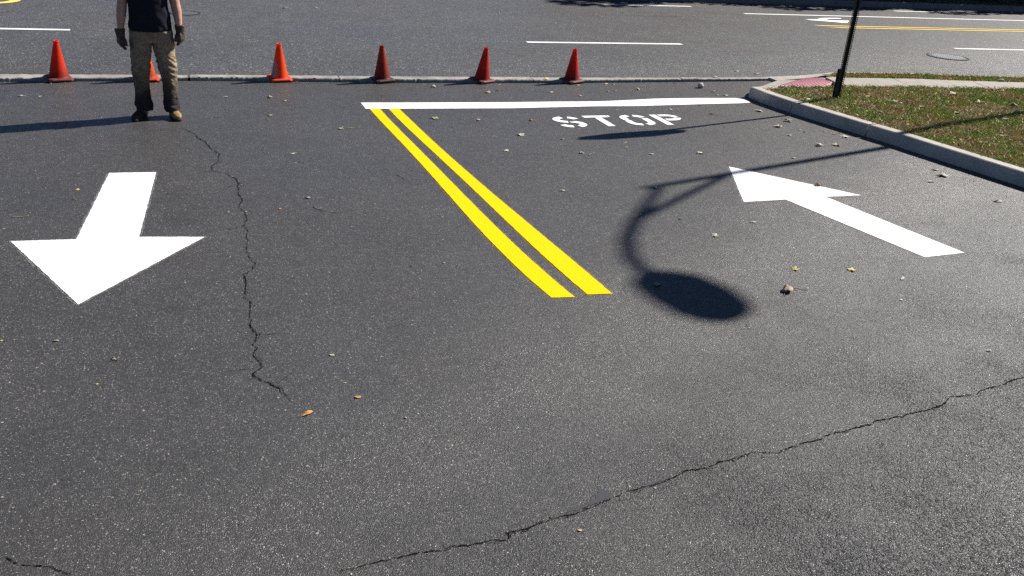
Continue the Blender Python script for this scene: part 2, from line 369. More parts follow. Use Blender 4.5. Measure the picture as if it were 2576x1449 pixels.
LEAVES = [(-1.757, 11.08, 0, 0.079, 'curl', 'pale', 'pale curled leaf, dark underneath, far left on the lot below the leftmost cone'), (-1.566, 11.073, 0, 0.048, 'oval', 'yellow', 'small yellow leaf lying below the leftmost cone'), (-1.572, 11.826, 0.0, 0.085, 'crumple', 'olive', 'brown dry clump tucked against the base of the leftmost cone'), (0.417, 10.96, 0, 0.067, 'curl', 'pale', 'pale leaf on bare asphalt right of the shins of the worker'), (0.497, 12.289, 0, 0.04, 'oval', 'pale', 'tiny pale leaf on the street edge behind the concrete strip right of the worker'), (-0.349, 12.778, 0, 0.034, 'oval', 'yellow', 'tiny yellow leaf on the street seen between the legs of the worker'), (0.919, 10.921, 0, 0.092, 'crumple', 'olive', 'olive brown crumpled leaf below the scuffed orange cone'), (1.072, 10.749, 0, 0.055, 'oval', 'pale', 'small pale leaf just right of the olive crumpled leaf'), (0.837, 10.051, 0, 0.072, 'lobed', 'olive', 'greenish pale lobed leaf on the lot left of the yellow lines, halfway to the worker'), (1.517, 9.432, 0, 0.076, 'lobed', 'tan', 'pinkish tan leaf beside a thin twig left of the double yellow lines'), (3.075, 11.466, 0, 0.097, 'crumple', 'pale', 'pale folded leaf on the lot right of the dirty brown cone'), (2.656, 9.807, 0, 0.112, 'lobed', 'olive', 'pale green leaf with long stem just right of the upper end of the yellow lines'), (3.14, 9.682, 0, 0.076, 'lobed', 'pale', 'pale leaf between the yellow lines and the letter S, nearer the stop bar'), (2.756, 9.405, 0, 0.036, 'oval', 'dark', 'tiny dark scrap in the lane right of the yellow lines, below the pale green leaf'), (3.158, 9.375, 0, 0.032, 'oval', 'dark', 'tiny dark scrap below the pale leaf between the yellow lines and letter S'), (2.747, 11.052, 0, 0.036, 'crumple', 'dark', 'dark pebble like scrap above the stop bar, below the dirty brown cone'), (3.722, 11.114, 0, 0.093, 'lobed', 'pale', 'whitish leaf just below the dark red cone that stands fifth from the left'), (3.885, 11.205, 0, 0.067, 'oval', 'dark', 'dark small leaf right of the whitish leaf below the fifth cone'), (4.047, 11.571, 0, 0.069, 'curl', 'pale', 'pale leaf touching the strip right beside the fifth cone'), (4.364, 12.068, 0, 0.06, 'oval', 'yellow', 'pale yellow leaf on the street edge between the fifth and the rightmost cone'), (1.934, 18.695, 0, 0.111, 'lobed', 'pale', 'pale leaf lying in the street far behind the scuffed orange cone, leftmost of two'), (2.554, 18.802, 0, 0.098, 'curl', 'pale', 'white curled leaf lying in the street far behind the scuffed orange cone, rightmost of two'), (3.494, 19.258, 0, 0.079, 'oval', 'dark', 'small dark leaf in the street far behind the dirty brown cone'), (1.407, 12.747, 0, 0.038, 'oval', 'pale', 'tiny pale leaf in the street just right of the scuffed orange cone'), (6.441, 18.808, 0, 0.077, 'oval', 'pale', 'tiny pale leaf out in the street above the fifth cone'), (4.804, 11.787, 0.035, 0.115, 'oval', 'yellow', 'pale yellow leaf lying on the concrete strip left of the rightmost cone'), (5.652, 11.595, 0, 0.087, 'oval', 'yellow', 'light yellow leaf at the strip just right of the rightmost cone'), (5.765, 11.566, 0, 0.05, 'oval', 'pale', 'tiny pale scrap right of the light yellow leaf beside the rightmost cone'), (5.187, 11.524, 0, 0.073, 'oval', 'orange', 'orange leaf at the front edge of the rightmost cone base'), (5.982, 11.223, 0, 0.099, 'crumple', 'olive', 'olive folded leaf on the lot midway between the rightmost cone and the kerb nose'), (5.466, 11.111, 0, 0.054, 'crumple', 'pale', 'small round whitish crumpled leaf just above the stop bar, right of the rightmost cone'), (5.597, 11.158, 0, 0.054, 'oval', 'pale', 'flat pale scrap just right of the small round whitish crumpled leaf'), (7.188, 11.514, 0, 0.08, 'curl', 'tan', 'tan leaf curled behind the round whitish ball near the kerb nose'), (4.61, 11.088, 0, 0.08, 'oval', 'pale', 'pale leaf just above the stop bar, below and left of the rightmost cone'), (4.938, 10.886, 0, 0.08, 'oval', 'pale', 'pale leaf almost touching the stop bar above the letter S'), (7.114, 11.064, 0, 0.091, 'lobed', 'olive', 'olive leaf nearest the kerb nose above the right end of the stop bar'), (7.168, 10.809, 0, 0.089, 'oval', 'pale', 'pale leaf close above the right end of the stop bar, nearest the kerb'), (7.043, 10.838, 0, 0.064, 'oval', 'tan', 'tan scrap left of the pale leaf above the right end of the stop bar'), (7.634, 11.881, 0.035, 0.112, 'curl', 'pale', 'pale leaf on the concrete strip left of the kerb nose'), (8.424, 12.511, 0, 0.091, 'oval', 'pale', 'pale leaf in the street behind the right end of the concrete strip'), (8.678, 12.322, 0, 0.091, 'oval', 'yellow', 'yellowish leaf in the street behind the right end of the concrete strip'), (9.661, 19.314, 0, 0.123, 'curl', 'pale', 'white leaf in the middle of the street above the white dash'), (3.773, 9.621, 0, 0.068, 'crumple', 'red', 'orange red crumpled leaf left of the letter S'), (3.429, 9.01, 0, 0.1, 'lobed', 'pale', 'pale leaf on asphalt left of the shadow of the sign'), (3.531, 8.968, 0, 0.027, 'oval', 'dark', 'tiny dark dot of leaf right of the pale leaf beside the sign shadow'), (3.84, 8.793, 0, 0.055, 'oval', 'tan', 'tan leaf below the left tip of the sign shadow'), (5.873, 10.055, 0, 0.068, 'oval', 'pale', 'pale leaf above the letters O and P, left one of two'), (5.975, 10.049, 0, 0.057, 'oval', 'tan', 'tan leaf above the letter P, right one of two'), (6.41, 10.248, 0, 0.047, 'oval', 'dark', 'tiny dark scrap at the lower edge of the stop bar above letter P'), (6.321, 9.774, 0, 0.091, 'curl', 'dark', 'dark twisted leaf right of the letter P'), (7.119, 9.899, 0, 0.12, 'lobed', 'pale', 'whitish leaf at the kerb shadow under the right end of the stop bar'), (4.514, 8.601, 0, 0.038, 'oval', 'yellow', 'tiny yellow scrap just below the middle of the sign shadow'), (7.186, 9.347, 0, 0.127, 'crumple', 'olive', 'dark and pale crumpled leaf near the kerb where the thin post shadow meets it'), (6.863, 9.113, 0, 0.123, 'lobed', 'pale', 'pale leaf just below the crumpled one by the post shadow'), (7.071, 8.944, 0, 0.05, 'oval', 'pale', 'tiny pale scrap right of the pale leaf below the post shadow'), (6.754, 8.711, 0, 0.064, 'lobed', 'pale', 'small pale lobed scrap below the leaves at the post shadow'), (7.054, 8.832, 0, 0.039, 'crumple', 'dark', 'tiny dark scrap between two pale scraps near the kerb shadow'), (7.397, 8.711, 0, 0.067, 'curl', 'tan', 'tan leaf near the kerb shadow, left of a larger pale one'), (7.452, 8.578, 0, 0.121, 'lobed', 'pale', 'larger pale leaf at the kerb shadow below the first kerb joint'), (6.833, 8.25, 0, 0.125, 'crumple', 'pale', 'pale leaf with a dark shadowed fold above the shadow of the lamp pole'), (7.074, 8.244, 0, 0.116, 'lobed', 'tan', 'flat tan leaf between the kerb and the lamp pole shadow'), (6.175, 7.821, 0, 0.058, 'oval', 'tan', 'tan leaf just below the straight shadow of the lamp pole'), (5.8, 6.897, 0.004, 0.096, 'crumple', 'brown', 'brown curled leaf standing on the head of the right white arrow'), (7.581, 7.216, 0, 0.09, 'oval', 'tan', 'tan leaf under the kerb at the right, above a bigger white one'), (7.489, 7.013, 0, 0.136, 'lobed', 'pale', 'big whitish leaf under the kerb at the right'), (7.17, 6.848, 0, 0.085, 'curl', 'pale', 'thin curled pale leaf just below the big whitish leaf by the kerb'), (7.398, 6.186, 0, 0.108, 'curl', 'pale', 'long pale leaf alone near the right edge of the lot below the kerb'), (-0.913, 7.675, 0, 0.042, 'lobed', 'yellow', 'yellow green leaf left of the shaft of the left white arrow'), (0.879, 7.222, 0, 0.059, 'lobed', 'tan', 'tan leaf with stem on bare asphalt between the long crack and the yellow lines'), (0.623, 6.98, 0, 0.037, 'oval', 'orange', 'small orange tan leaf just right of the long crack'), (0.906, 8.524, 0, 0.067, 'oval', 'pale', 'single pale leaf right of the long crack and above the twigs'), (3.054, 8.417, 0, 0.076, 'oval', 'pale', 'pale leaf right of the yellow lines, left of the end of the sign shadow'), (4.434, 8.417, 0, 0.041, 'curl', 'yellow', 'small yellow curled leaf standing below the sign shadow'), (3.829, 8.249, 0, 0.07, 'crumple', 'pale', 'pale folded leaf beside a short twig below the sign shadow'), (4.595, 8.14, 0, 0.063, 'oval', 'pale', 'pale leaf above the tip of the lamp pole shadow'), (5.175, 8.11, 0, 0.094, 'lobed', 'pale', 'pale ragged leaf above the straight lamp pole shadow, left of the right arrow tip'), (3.146, 7.106, 0, 0.06, 'oval', 'pale', 'pale leaf alone left of the tip of the lamp pole shadow'), (4.078, 7.063, 0, 0.064, 'crumple', 'olive', 'dull leaf lying in the tip of the lamp pole shadow'), (3.981, 5.828, 0, 0.073, 'lobed', 'pale', 'white leaf with stem towards the viewer, right of the curved lamp arm shadow'), (4.502, 6.057, 0, 0.066, 'curl', 'pale', 'narrow pale leaf below the left corner of the right arrow head'), (3.88, 6.233, 0, 0.032, 'crumple', 'dark', 'dark scrap between the lamp arm shadow and the right arrow head'), (3.024, 5.023, 0, 0.094, 'oval', 'olive', 'oval olive leaf with long stem lying in the dark lamp head shadow'), (4.229, 5.076, 0, 0.065, 'lobed', 'yellow', 'yellowish leaf above the big crumpled leaf'), (4.675, 4.979, 0, 0.079, 'lobed', 'yellow', 'yellow pale leaf right of the big crumpled leaf and below the right arrow shaft'), (4.967, 4.757, 0, 0.066, 'curl', 'pale', 'pale leaf below the tail of the right arrow'), (3.92, 4.734, 0, 0.151, 'crumple', 'tan', 'biggest crumpled pale leaf with a thin stem, right of the lamp head shadow'), (-1.09, 5.031, 0, 0.021, 'oval', 'yellow', 'bright yellow scrap of leaf at the left edge of the photo'), (-0.808, 4.971, 0, 0.038, 'curl', 'olive', 'olive curled leaf below the tip of the left white arrow'), (-0.564, 4.43, 0, 0.018, 'oval', 'yellow', 'tiny yellow scrap in the left foreground below the crossed grass stems'), (0.443, 3.901, 0, 0.071, 'curl', 'orange', 'golden brown rolled leaf just beyond the lower end of the long crack'), (0.715, 4.002, 0, 0.041, 'oval', 'orange', 'bright orange leaf in the open middle foreground'), (0.676, 4.161, 0, 0.015, 'oval', 'yellow', 'tiny yellow scrap just left of and above the bright orange leaf'), (0.655, 4.482, 0, 0.036, 'oval', 'pale', 'faint pale scrap right of the long crack in the foreground'), (0.913, 3.752, 0, 0.02, 'crumple', 'pale', 'tiny white scrap below and right of the orange leaf'), (1.439, 2.723, 0, 0.023, 'oval', 'yellow', 'tiny yellow scrap below the diagonal crack'), (4.675, 4.437, 0, 0.037, 'oval', 'pale', 'tiny pale scrap below the pale leaf under the right arrow tail'), (4.693, 3.662, 0, 0.044, 'curl', 'pale', 'thin pale leaf near the right edge above the diagonal crack'), (1.394, 5.645, 0, 0.028, 'crumple', 'dark', 'dark scrap alone on asphalt left of the yellow lines in the middle'), (1.636, 5.667, 0, 0.023, 'crumple', 'pale', 'tiny white pebble like scrap left of the yellow lines in the middle'), (9.051, 9.631, 0.17, 0.131, 'lobed', 'pale', 'white star shaped leaf on the grass right of the sign post'), (8.866, 9.949, 0.17, 0.092, 'oval', 'yellow', 'cream leaf on the grass just right of the foot of the sign post'), (7.789, 9.8, 0.17, 0.087, 'lobed', 'pale', 'pale lobed leaf at the kerb edge of the grass, right one of a pair'), (7.684, 9.805, 0.17, 0.074, 'oval', 'pale', 'pale oval leaf at the kerb edge of the grass, left one of a pair'), (9.262, 9.299, 0.17, 0.129, 'lobed', 'pale', 'pale lobed leaf on the grass right of the white star shaped leaf'), (8.295, 9.006, 0.17, 0.108, 'crumple', 'tan', 'crumpled tan leaf on brown grass below the white star shaped leaf'), (10.492, 10.044, 0.17, 0.144, 'lobed', 'pale', 'pale lobed leaf high on the grass near the sidewalk'), (10.475, 9.521, 0.17, 0.167, 'lobed', 'tan', 'large tan lobed leaf on the grass left of the big brown curled leaf'), (9.51, 8.955, 0.17, 0.115, 'lobed', 'pale', 'pale lobed leaf on the green grass above the lamp pole shadow'), (9.084, 7.827, 0.17, 0.103, 'curl', 'pale', 'thin pale curled leaf on the grass near the right edge below the pole shadow'), (8.272, 8.296, 0.17, 0.08, 'oval', 'yellow', 'cream oval leaf on the grass just below the lamp pole shadow'), (8.462, 10.411, 0.17, 0.067, 'oval', 'yellow', 'small yellow leaf on the grass edge between the red pad and the sign post'), (8.033, 9.34, 0.17, 0.055, 'oval', 'yellow', 'bright yellow leaf on brown grass below the sign post'), (10.806, 9.244, 0.17, 0.18, 'crumple', 'brown', 'big brown curled leaf standing on the grass at the right edge'), (10.486, 8.898, 0.17, 0.173, 'curl', 'pale', 'grey pale long leaf below the big brown one on the grass'), (11.45, 10.254, 0.17, 0.122, 'crumple', 'brown', 'small brown crumpled leaf on the grass by the sidewalk near the right edge'), (9.425, 8.645, 0.17, 0.074, 'oval', 'tan', 'small tan oval leaf in the lamp pole shadow on the grass'), (9.932, 9.738, 0.17, 0.069, 'oval', 'tan', 'tiny tan oval leaf on the grass left of the pale high one'), (9.739, 9.993, 0.17, 0.069, 'oval', 'tan', 'tiny tan oval leaf on the grass right of the sign post'), (8.399, 8.713, 0.17, 0.071, 'lobed', 'tan', 'small tan lobed leaf on the grass near the kerb above the pole shadow'), (9.989, 8.607, 0.17, 0.089, 'lobed', 'tan', 'small tan lobed leaf on the grass at the right edge by the pole shadow'), (8.615, 7.591, 0.17, 0.077, 'lobed', 'tan', 'tan lobed leaf lowest on the grass at the right, below the pole shadow'), (8.322, 9.526, 0.17, 0.062, 'oval', 'orange', 'tiny orange leaf on the grass below the foot of the sign post'), (9.471, 10.256, 0.17, 0.07, 'oval', 'orange', 'left one of two tiny orange leaves at the sidewalk edge of the grass'), (10.272, 10.339, 0.17, 0.073, 'oval', 'orange', 'right one of two tiny orange leaves at the sidewalk edge of the grass'), (8.193, 10.724, 0.12, 0.054, 'oval', 'pale', 'small pale leaf at the front edge of the red tactile pad'), (12.406, 10.986, 0.17, 0.117, 'curl', 'pale', 'pale leaf on the narrow grass strip beside the street'), (10.443, 10.932, 0.155, 0.053, 'oval', 'pale', 'tiny white leaf on the concrete sidewalk')]
TWIGS = [([(1.578, 9.411), (1.654, 9.455), (1.725, 9.467)], 'thin pale twig beside the pinkish tan leaf left of the yellow lines'), ([(-1.313, 7.063), (-1.257, 7.076), (-1.194, 7.089)], 'yellow straw twig lying left of the left white arrow'), ([(0.882, 8.197), (0.91, 8.22)], 'very short twig below the single pale leaf right of the long crack'), ([(0.933, 8.256), (0.96, 8.24), (0.979, 8.212)], 'short grey twig next to an even shorter one right of the long crack'), ([(0.9, 6.998), (0.914, 6.937), (0.956, 6.892), (1.013, 6.845), (1.061, 6.81)], 'long bent grey twig between the long crack and the yellow lines'), ([(1.762, 7.745), (1.788, 7.693), (1.803, 7.631)], 'faint short twig close to the left side of the yellow lines'), ([(3.871, 8.157), (3.933, 8.216), (3.984, 8.248)], 'short pale twig beside the folded leaf below the sign shadow'), ([(-0.506, 4.671), (-0.488, 4.681), (-0.469, 4.695)], 'pale grass stem crossing another in the left foreground'), ([(-0.502, 4.702), (-0.488, 4.676), (-0.47, 4.659)], 'shorter grass stem of the crossed pair in the left foreground'), ([(3.297, 4.31), (3.332, 4.303), (3.284, 4.261)], 'bent straw twig below the lamp head shadow'), ([(5.072, 10.035), (5.113, 10.075), (5.144, 10.094)], 'tiny pale twig above the letter O'), ([(-0.926, 7.446), (-0.907, 7.424), (-0.898, 7.413)], 'thin dark twig left of the shaft of the left arrow'), ([(0.775, 9.878), (0.809, 9.841)], 'thin pale twig below the greenish lobed leaf'), ([(3.98, 4.757), (4.03, 4.741), (4.084, 4.716)], 'thin yellow leaf stem right of the biggest crumpled leaf')]

# ------------------------------------------------------------------ setting
def sheet(name, poly, z, m, kind='structure'):
    me = mesh_from(name, [(x, y, z) for x, y in poly], [tuple(range(len(poly)))])
    o = link(name, me, m); o["kind"] = kind
    return o

def strip_near(x):      # near edge of the flush concrete strip
    xs = [-60, -2.1, .14, 2.65, 5.16, 8.28, 9.2]; ys = [13.6, 11.84, 11.87, 11.72, 11.66, 11.76, 11.86]
    return float(np.interp(x, xs, ys))
def strip_far(x):
    xs = [-60, -2.1, .15, 2.7, 5.26, 7.2, 8.39, 9.3]; ys = [13.9, 12.13, 12.08, 11.97, 11.90, 11.87, 11.93, 12.1]
    return float(np.interp(x, xs, ys))
def kerb_x(y):          # lot side face of the right hand kerb
    ys = [-12, 2, 6.6, 7.7, 8.15, 8.6, 9.8, 10.3, 10.75]; xs = [11.3, 8.85, 8.12, 7.93, 7.86, 7.77, 7.53, 7.47, 7.47]
    return float(np.interp(y, ys, xs))

sheet("ground", [(-220, -220), (260, -220), (260, 320), (-220, 320)], -.06, M['ground'])

# parking lot: one sheet, edge following the strip on the street side and the kerb on the right
lot = [(-24, -12)] + [(kerb_x(y) + .08, y) for y in np.linspace(-12, 10.7, 30)]
lot += [(8.1, 11.1), (8.6, 11.5), (9.2, 11.85)]
lot += [(x, strip_near(x) + .012 + .012 * noise.noise(Vector((x * 4, 1, 1)))) for x in np.linspace(9.1, -24, 400)]
me = mesh_from("parking_lot", [(x, y, 0) for x, y in lot], [tuple(range(len(lot)))])
LOT = link("parking_lot", me, [M['lot'], M['crack'], M['seal']]); LOT["kind"] = 'structure'

# cracks and sealant are faces of the asphalt itself, a hair above it
def ribbon_faces(pts, w0, w1, z, step=.006, jag=.012, gaps=.0):
    out_v, out_f = [], []
    P = [Vector((a, b)) for a, b in pts]
    path = []
    for a, b in zip(P, P[1:]):
        n = max(1, int((b - a).length / step))
        path += [a.lerp(b, i / n) for i in range(n)]
    path.append(P[-1])
    last = None
    total = len(path)
    for i, p in enumerate(path):
        t = (path[min(i + 2, total - 1)] - path[max(i - 2, 0)]).normalized()
        nrm = Vector((-t.y, t.x))
        q = Vector((p.x, p.y, 0))
        off = (noise.noise(q * 7) * 1.2 + noise.noise(q * 24) * .7 + noise.noise(q * 70) * .45 + noise.noise(q * 160) * .25) * jag
        wn_ = .38 + .55 * noise.noise(q * 4 + Vector((3, 1, 7))) + 1.0 * noise.noise(q * 42) + .5 * noise.noise(q * 110)
        taper = min(1, i / 30, (total - 1 - i) / 30)
        w = max(.0, w0 + (w1 - w0) * wn_) * taper
        if gaps and noise.noise(q * 6 + Vector((9, 9, 9))) > 1 - gaps: w *= .12
        c = p + nrm * off
        k = len(out_v)
        out_v += [(c.x + nrm.x * w, c.y + nrm.y * w, z), (c.x - nrm.x * w, c.y - nrm.y * w, z)]
        if last is not None: out_f.append((last, last + 1, k + 1, k))
        last = k
    return out_v, out_f

bm = bmesh.new(); bm.from_mesh(me)
def add_faces(bm, vs, fs, mi):
    bv = [bm.verts.new(v) for v in vs]
    for f in fs:
        try:
            fc = bm.faces.new([bv[i] for i in f]); fc.material_index = mi
            if fc.normal.z < 0 or True:
                fc.normal_update()
                if fc.normal.z < 0: fc.normal_flip()
        except ValueError: pass
for i, c in enumerate(CRACKS):
    w = [(.0012, .0044), (.0008, .0042), (.0008, .0042), (.0006, .004), (.0006, .003), (.0006, .003)][i]
    add_faces(bm, *ribbon_faces(c, w[0], w[1], .003, jag=[.014, .011, .008, .006, .006, .008][i], gaps=[.36, .4, .4, .4, .4, .6][i]), 1)
    if i == 0:        # short side branches
        rb = random.Random(5)
        for k in range(5, len(c) - 2, 2):
            x0, y0 = c[k]; s = rb.choice((-1, 1)); L = rb.uniform(.06, .22)
            add_faces(bm, *ribbon_faces([(x0, y0), (x0 + s * L * .5, y0 - rb.uniform(-.03, .06)), (x0 + s * L, y0 - rb.uniform(-.05, .12))], .0010, .0042, .0028, jag=.012, gaps=.4), 1)
    if i in (0, 1):   # hairline beside the main crack
        add_faces(bm, *ribbon_faces([(x + .012 * math.sin(j * 1.7), y + .012 * math.cos(j * 2.3)) for j, (x, y) in enumerate(c)], .0004, .0024, .0027, jag=.022, gaps=.75), 1)
for poly in SEALANT:
    P = []
    for a, b in zip(poly, poly[1:] + poly[:1]):
        for k in range(8):
            x = a[0] + (b[0] - a[0]) * k / 8; y = a[1] + (b[1] - a[1]) * k / 8
            q = Vector((x, y, 0)); P.append((x + .018 * noise.noise(q * 22) + .008 * noise.noise(q * 80), y + .014 * noise.noise(q * 22 + Vector((5, 5, 5))), .0015))
    add_faces(bm, P, [tuple(range(len(P)))], 2)
bm.to_mesh(me); bm.free()

# street
st = [(-90, strip_far(-60) + 1.0)] + [(x, strip_far(x) - .02) for x in np.linspace(-60, 9.25, 60)]
st += [(9.5, 11.66), (10.1, 11.66), (11.24, 11.6), (13.3, 11.3), (20, 10.8), (90, 10.2), (90, 21.9), (-90, 21.9)]
me = mesh_from("street", [(x, y, -.004) for x, y in st], [tuple(range(len(st)))])
ST = link("street", me, [M['road'], M['crack']]); ST["kind"] = 'structure'
bm = bmesh.new(); bm.from_mesh(me)
for c in ROAD_SEAMS:
    add_faces(bm, *ribbon_faces(c, .002, .012, -.001, step=.05, jag=.02, gaps=.4), 1)
bm.to_mesh(me); bm.free()

# ragged band of smoother asphalt between strip and street
def band(name, xs, f0, f1, z, m):
    vs, fs = [], []
    for x in xs: vs += [(x, f0(x), z), (x, f1(x), z)]
    for i in range(len(xs) - 1): fs.append((2*i, 2*i+2, 2*i+3, 2*i+1))
    o = link(name, mesh_from(name, vs, fs), m); o["kind"] = 'structure'; return o
def edge_w(x):
    return float(np.interp(x, [-3, -2.2, .8, 4.4, 5.2, 5.9, 6.2, 8.2], [.32, .28, .12, .14, .32, .30, .10, .03])) + .05 * noise.noise(Vector((x * 2.3, 0, 0))) + .018 * noise.noise(Vector((x * 14, 1, 0)))
band("street_edge", list(np.arange(-12, 8.3, .06)), lambda x: strip_far(x) - .02, lambda x: strip_far(x) + max(.02, edge_w(x)), .002, M['edge'])

# flush concrete strip, cracked into lengths, near edge chipped
bm = bmesh.new()
breaks = [-60, -14, -7.5, -3.2, .02, .035, 1.9, 4.6, 7.0, 7.28, 9.2]
for bi, (a, b) in enumerate(zip(breaks, breaks[1:])):
    a += .008; b -= .008
    if b - a < .03: continue
    dz = random.uniform(-.004, .006)
    n = max(2, int((b - a) / (.03 if -4 < a and b < 9.3 else .4)))
    prev = None
    for i in range(n + 1):
        x = a + (b - a) * i / n
        ch = .014 * noise.noise(Vector((x * 7, 3, 1))) + .012 * noise.noise(Vector((x * 26, 8, 1)))
        ch += .05 * max(0, noise.noise(Vector((x * 2.1, 5, 5))) - .35)
        yn, yf = strip_near(x) + .058 + ch, strip_far(x) + .008 * noise.noise(Vector((x * 9, 0, 4)))
        z = .040 + dz + .004 * noise.noise(Vector((x * 11, 2, 2)))
        if x > 7.3: z *= 1 - .35 * (x - 7.3) / 1.9
        pr_ = [(x, yn, -.05), (x, yn + .002, z * .72), (x, yn + .012, z), (x, yf - .01, z), (x, yf, .0), (x, yf, -.05)]
        cur = [bm.verts.new(p) for p in pr_]
        if prev:
            for k in range(5): bm.faces.new((prev[k], cur[k], cur[k+1], prev[k+1]))
        else: bm.faces.new(cur)
        prev = cur
    bm.faces.new(prev[::-1])
link("concrete_strip", bm_mesh("concrete_strip", bm), M['strip'])["kind"] = 'structure'

# right hand kerb with its rounded nose, two open joints
bm = bmesh.new()
def kerb_run(ys, nose=False):
    prev = None
    for i, y in enumerate(ys):
        x = kerb_x(y); top = .15; w = .155
        if nose:
            d = (10.75 - y)
            if d < .12: 
                k = math.sqrt(max(0, 1 - (1 - d / .12) ** 2)); w = .05 + .105 * k; x += .05 * (1 - k); top = .15 - .02 * (1 - k)
        j = .004 * noise.noise(Vector((y * 6, 0, 2))) + .012 * max(0, noise.noise(Vector((y * 9, 4, 2))) - .25) + .003 * noise.noise(Vector((y * 40, 0, 2)))
        pr_ = [(x - .012, y, -.03), (x + .004 + j, y, top - .022), (x + .010 + j, y, top - .008), (x + .024 + j, y, top), (x + w - .01, y, top + .002), (x + w, y, top - .004), (x + w + .01, y, -.03)]
        cur = [bm.verts.new(p) for p in pr_]
        if prev:
            for k in range(6): bm.faces.new((prev[k], cur[k], cur[k+1], prev[k+1]))
        else: bm.faces.new(cur)
        prev = cur
    bm.faces.new(prev[::-1])
kerb_run(list(np.linspace(-12, 5.205, 30)))
kerb_run(list(np.linspace(5.215, 8.57, 160)))
kerb_run(list(np.linspace(8.596, 9.785, 60)))
kerb_run(list(np.linspace(9.8, 10.6, 20)) + list(np.linspace(10.61, 10.749, 14)), True)
me = bm_mesh("kerb", bm)
link("kerb", me, M['kerb'])["kind"] = 'structure'

# street side kerb rising out of the flush strip
def sk_out(x):
    return float(np.interp(x, [8.6, 9.08, 9.5, 10.1, 11.24, 12.09, 13.3, 20, 90], [11.9, 11.78, 11.71, 11.74, 11.66, 11.5, 11.33, 10.8, 10.2]))
bm = bmesh.new(); prev = None
xs = list(np.linspace(8.6, 14, 50)) + list(np.linspace(15, 90, 30))
for x in xs:
    top = float(np.interp(x, [8.6, 9.0, 9.6, 100], [.036, .08, .15, .15])); w = float(np.interp(x, [8.6, 9.6], [.26, .15]))
    y = sk_out(x)
    pr_ = [(x, y + .012, -.04), (x, y, top - .02), (x, y - .018, top), (x, y - w, top + .001), (x, y - w - .005, -.03)]
    cur = [bm.verts.new(p) for p in pr_]
    if prev:
        for k in range(4): bm.faces.new((prev[k], cur[k], cur[k+1], prev[k+1]))
    else: bm.faces.new(cur)
    prev = cur
bm.faces.new(prev[::-1])
link("street_kerb", bm_mesh("street_kerb", bm), M['kerb'])["kind"] = 'structure'

# far kerb
bm = bmesh.new(); prev = None
for x in (-90, -20, 0, 5, 9.9, 9.93, 14, 16.9, 16.93, 20, 23.9, 23.93, 30, 90):
    pr_ = [(x, 21.82, -.03), (x, 21.84, .13), (x, 21.86, .15), (x, 22.0, .152), (x, 22.02, -.03)]
    cur = [bm.verts.new(p) for p in pr_]
    if prev:
        for k in range(4): bm.faces.new((prev[k], cur[k], cur[k+1], prev[k+1]))
    else: bm.faces.new(cur)
    prev = cur
bm.faces.new(prev[::-1])
link("far_kerb", bm_mesh("far_kerb", bm), M['shaded_kerb'])["kind"] = 'structure'
sheet("far_verge", [(-90, 22.01), (90, 22.01), (90, 60), (-90, 60)], .14, M['ground'])

# concrete sidewalk with control joints, ramp and tactile pad
def walk_f(x): return float(np.interp(x, [8.4, 8.9, 9.4, 10.3, 11, 12.3, 20, 90], [10.60, 10.64, 10.64, 10.57, 10.5, 10.38, 9.9, 9.3]))
def walk_b(x): return float(np.interp(x, [9.2, 9.5, 10.12, 10.85, 11.5, 12.8, 20, 90], [11.36, 11.31, 11.28, 11.22, 11.09, 10.92, 10.4, 9.8]))
bm = bmesh.new()
jx = [9.15, 10.35, 11.75, 13.2, 14.7, 16.2, 18, 20, 22, 26, 30, 40, 60, 90]
for a, b in zip(jx, jx[1:]):
    a += .006; b -= .006; n = 8; prev = None; sk = .10
    for i in range(n + 1):
        x = a + (b - a) * i / n
        cur = [bm.verts.new(p) for p in ((x - sk, walk_f(x), .05), (x - sk, walk_f(x) + .006, .150), (x + sk, walk_b(x) - .006, .150), (x + sk, walk_b(x), .05))]
        if prev:
            for k in range(3): bm.faces.new((prev[k], cur[k], cur[k+1], prev[k+1]))
        else: bm.faces.new(cur)
        prev = cur
    bm.faces.new(prev[::-1])
link("sidewalk", bm_mesh("sidewalk", bm), M['walk'])["kind"] = 'structure'
T0, T1, T2, T3 = [Vector(p) for p in TACTILE]
ramp = [(7.53, 10.72, .12), (7.66, 10.93, .075), (8.05, 11.22, .05), (8.62, 11.64, .045), (9.0, 11.60, .06), (9.35, 11.48, .12), (9.5, 11.36, .146), (9.44, 11.10, .12), (9.2, 10.64, .13), (8.45, 10.55, .13), (7.9, 10.58, .135)]
bm = bmesh.new()
cen = bm.verts.new((8.75, 11.05, .06)); rv = [bm.verts.new(p) for p in ramp]
for a, b in zip(rv, rv[1:] + rv[:1]): bm.faces.new((cen, a, b))
rl = [bm.verts.new((p[0], p[1], -.02)) for p in ramp]
for i in range(len(rv)): bm.faces.new((rv[i], rl[i], rl[(i+1) % len(rv)], rv[(i+1) % len(rv)]))
link("sidewalk_ramp", bm_mesh("sidewalk_ramp", bm), M['walk'])["kind"] = 'structure'

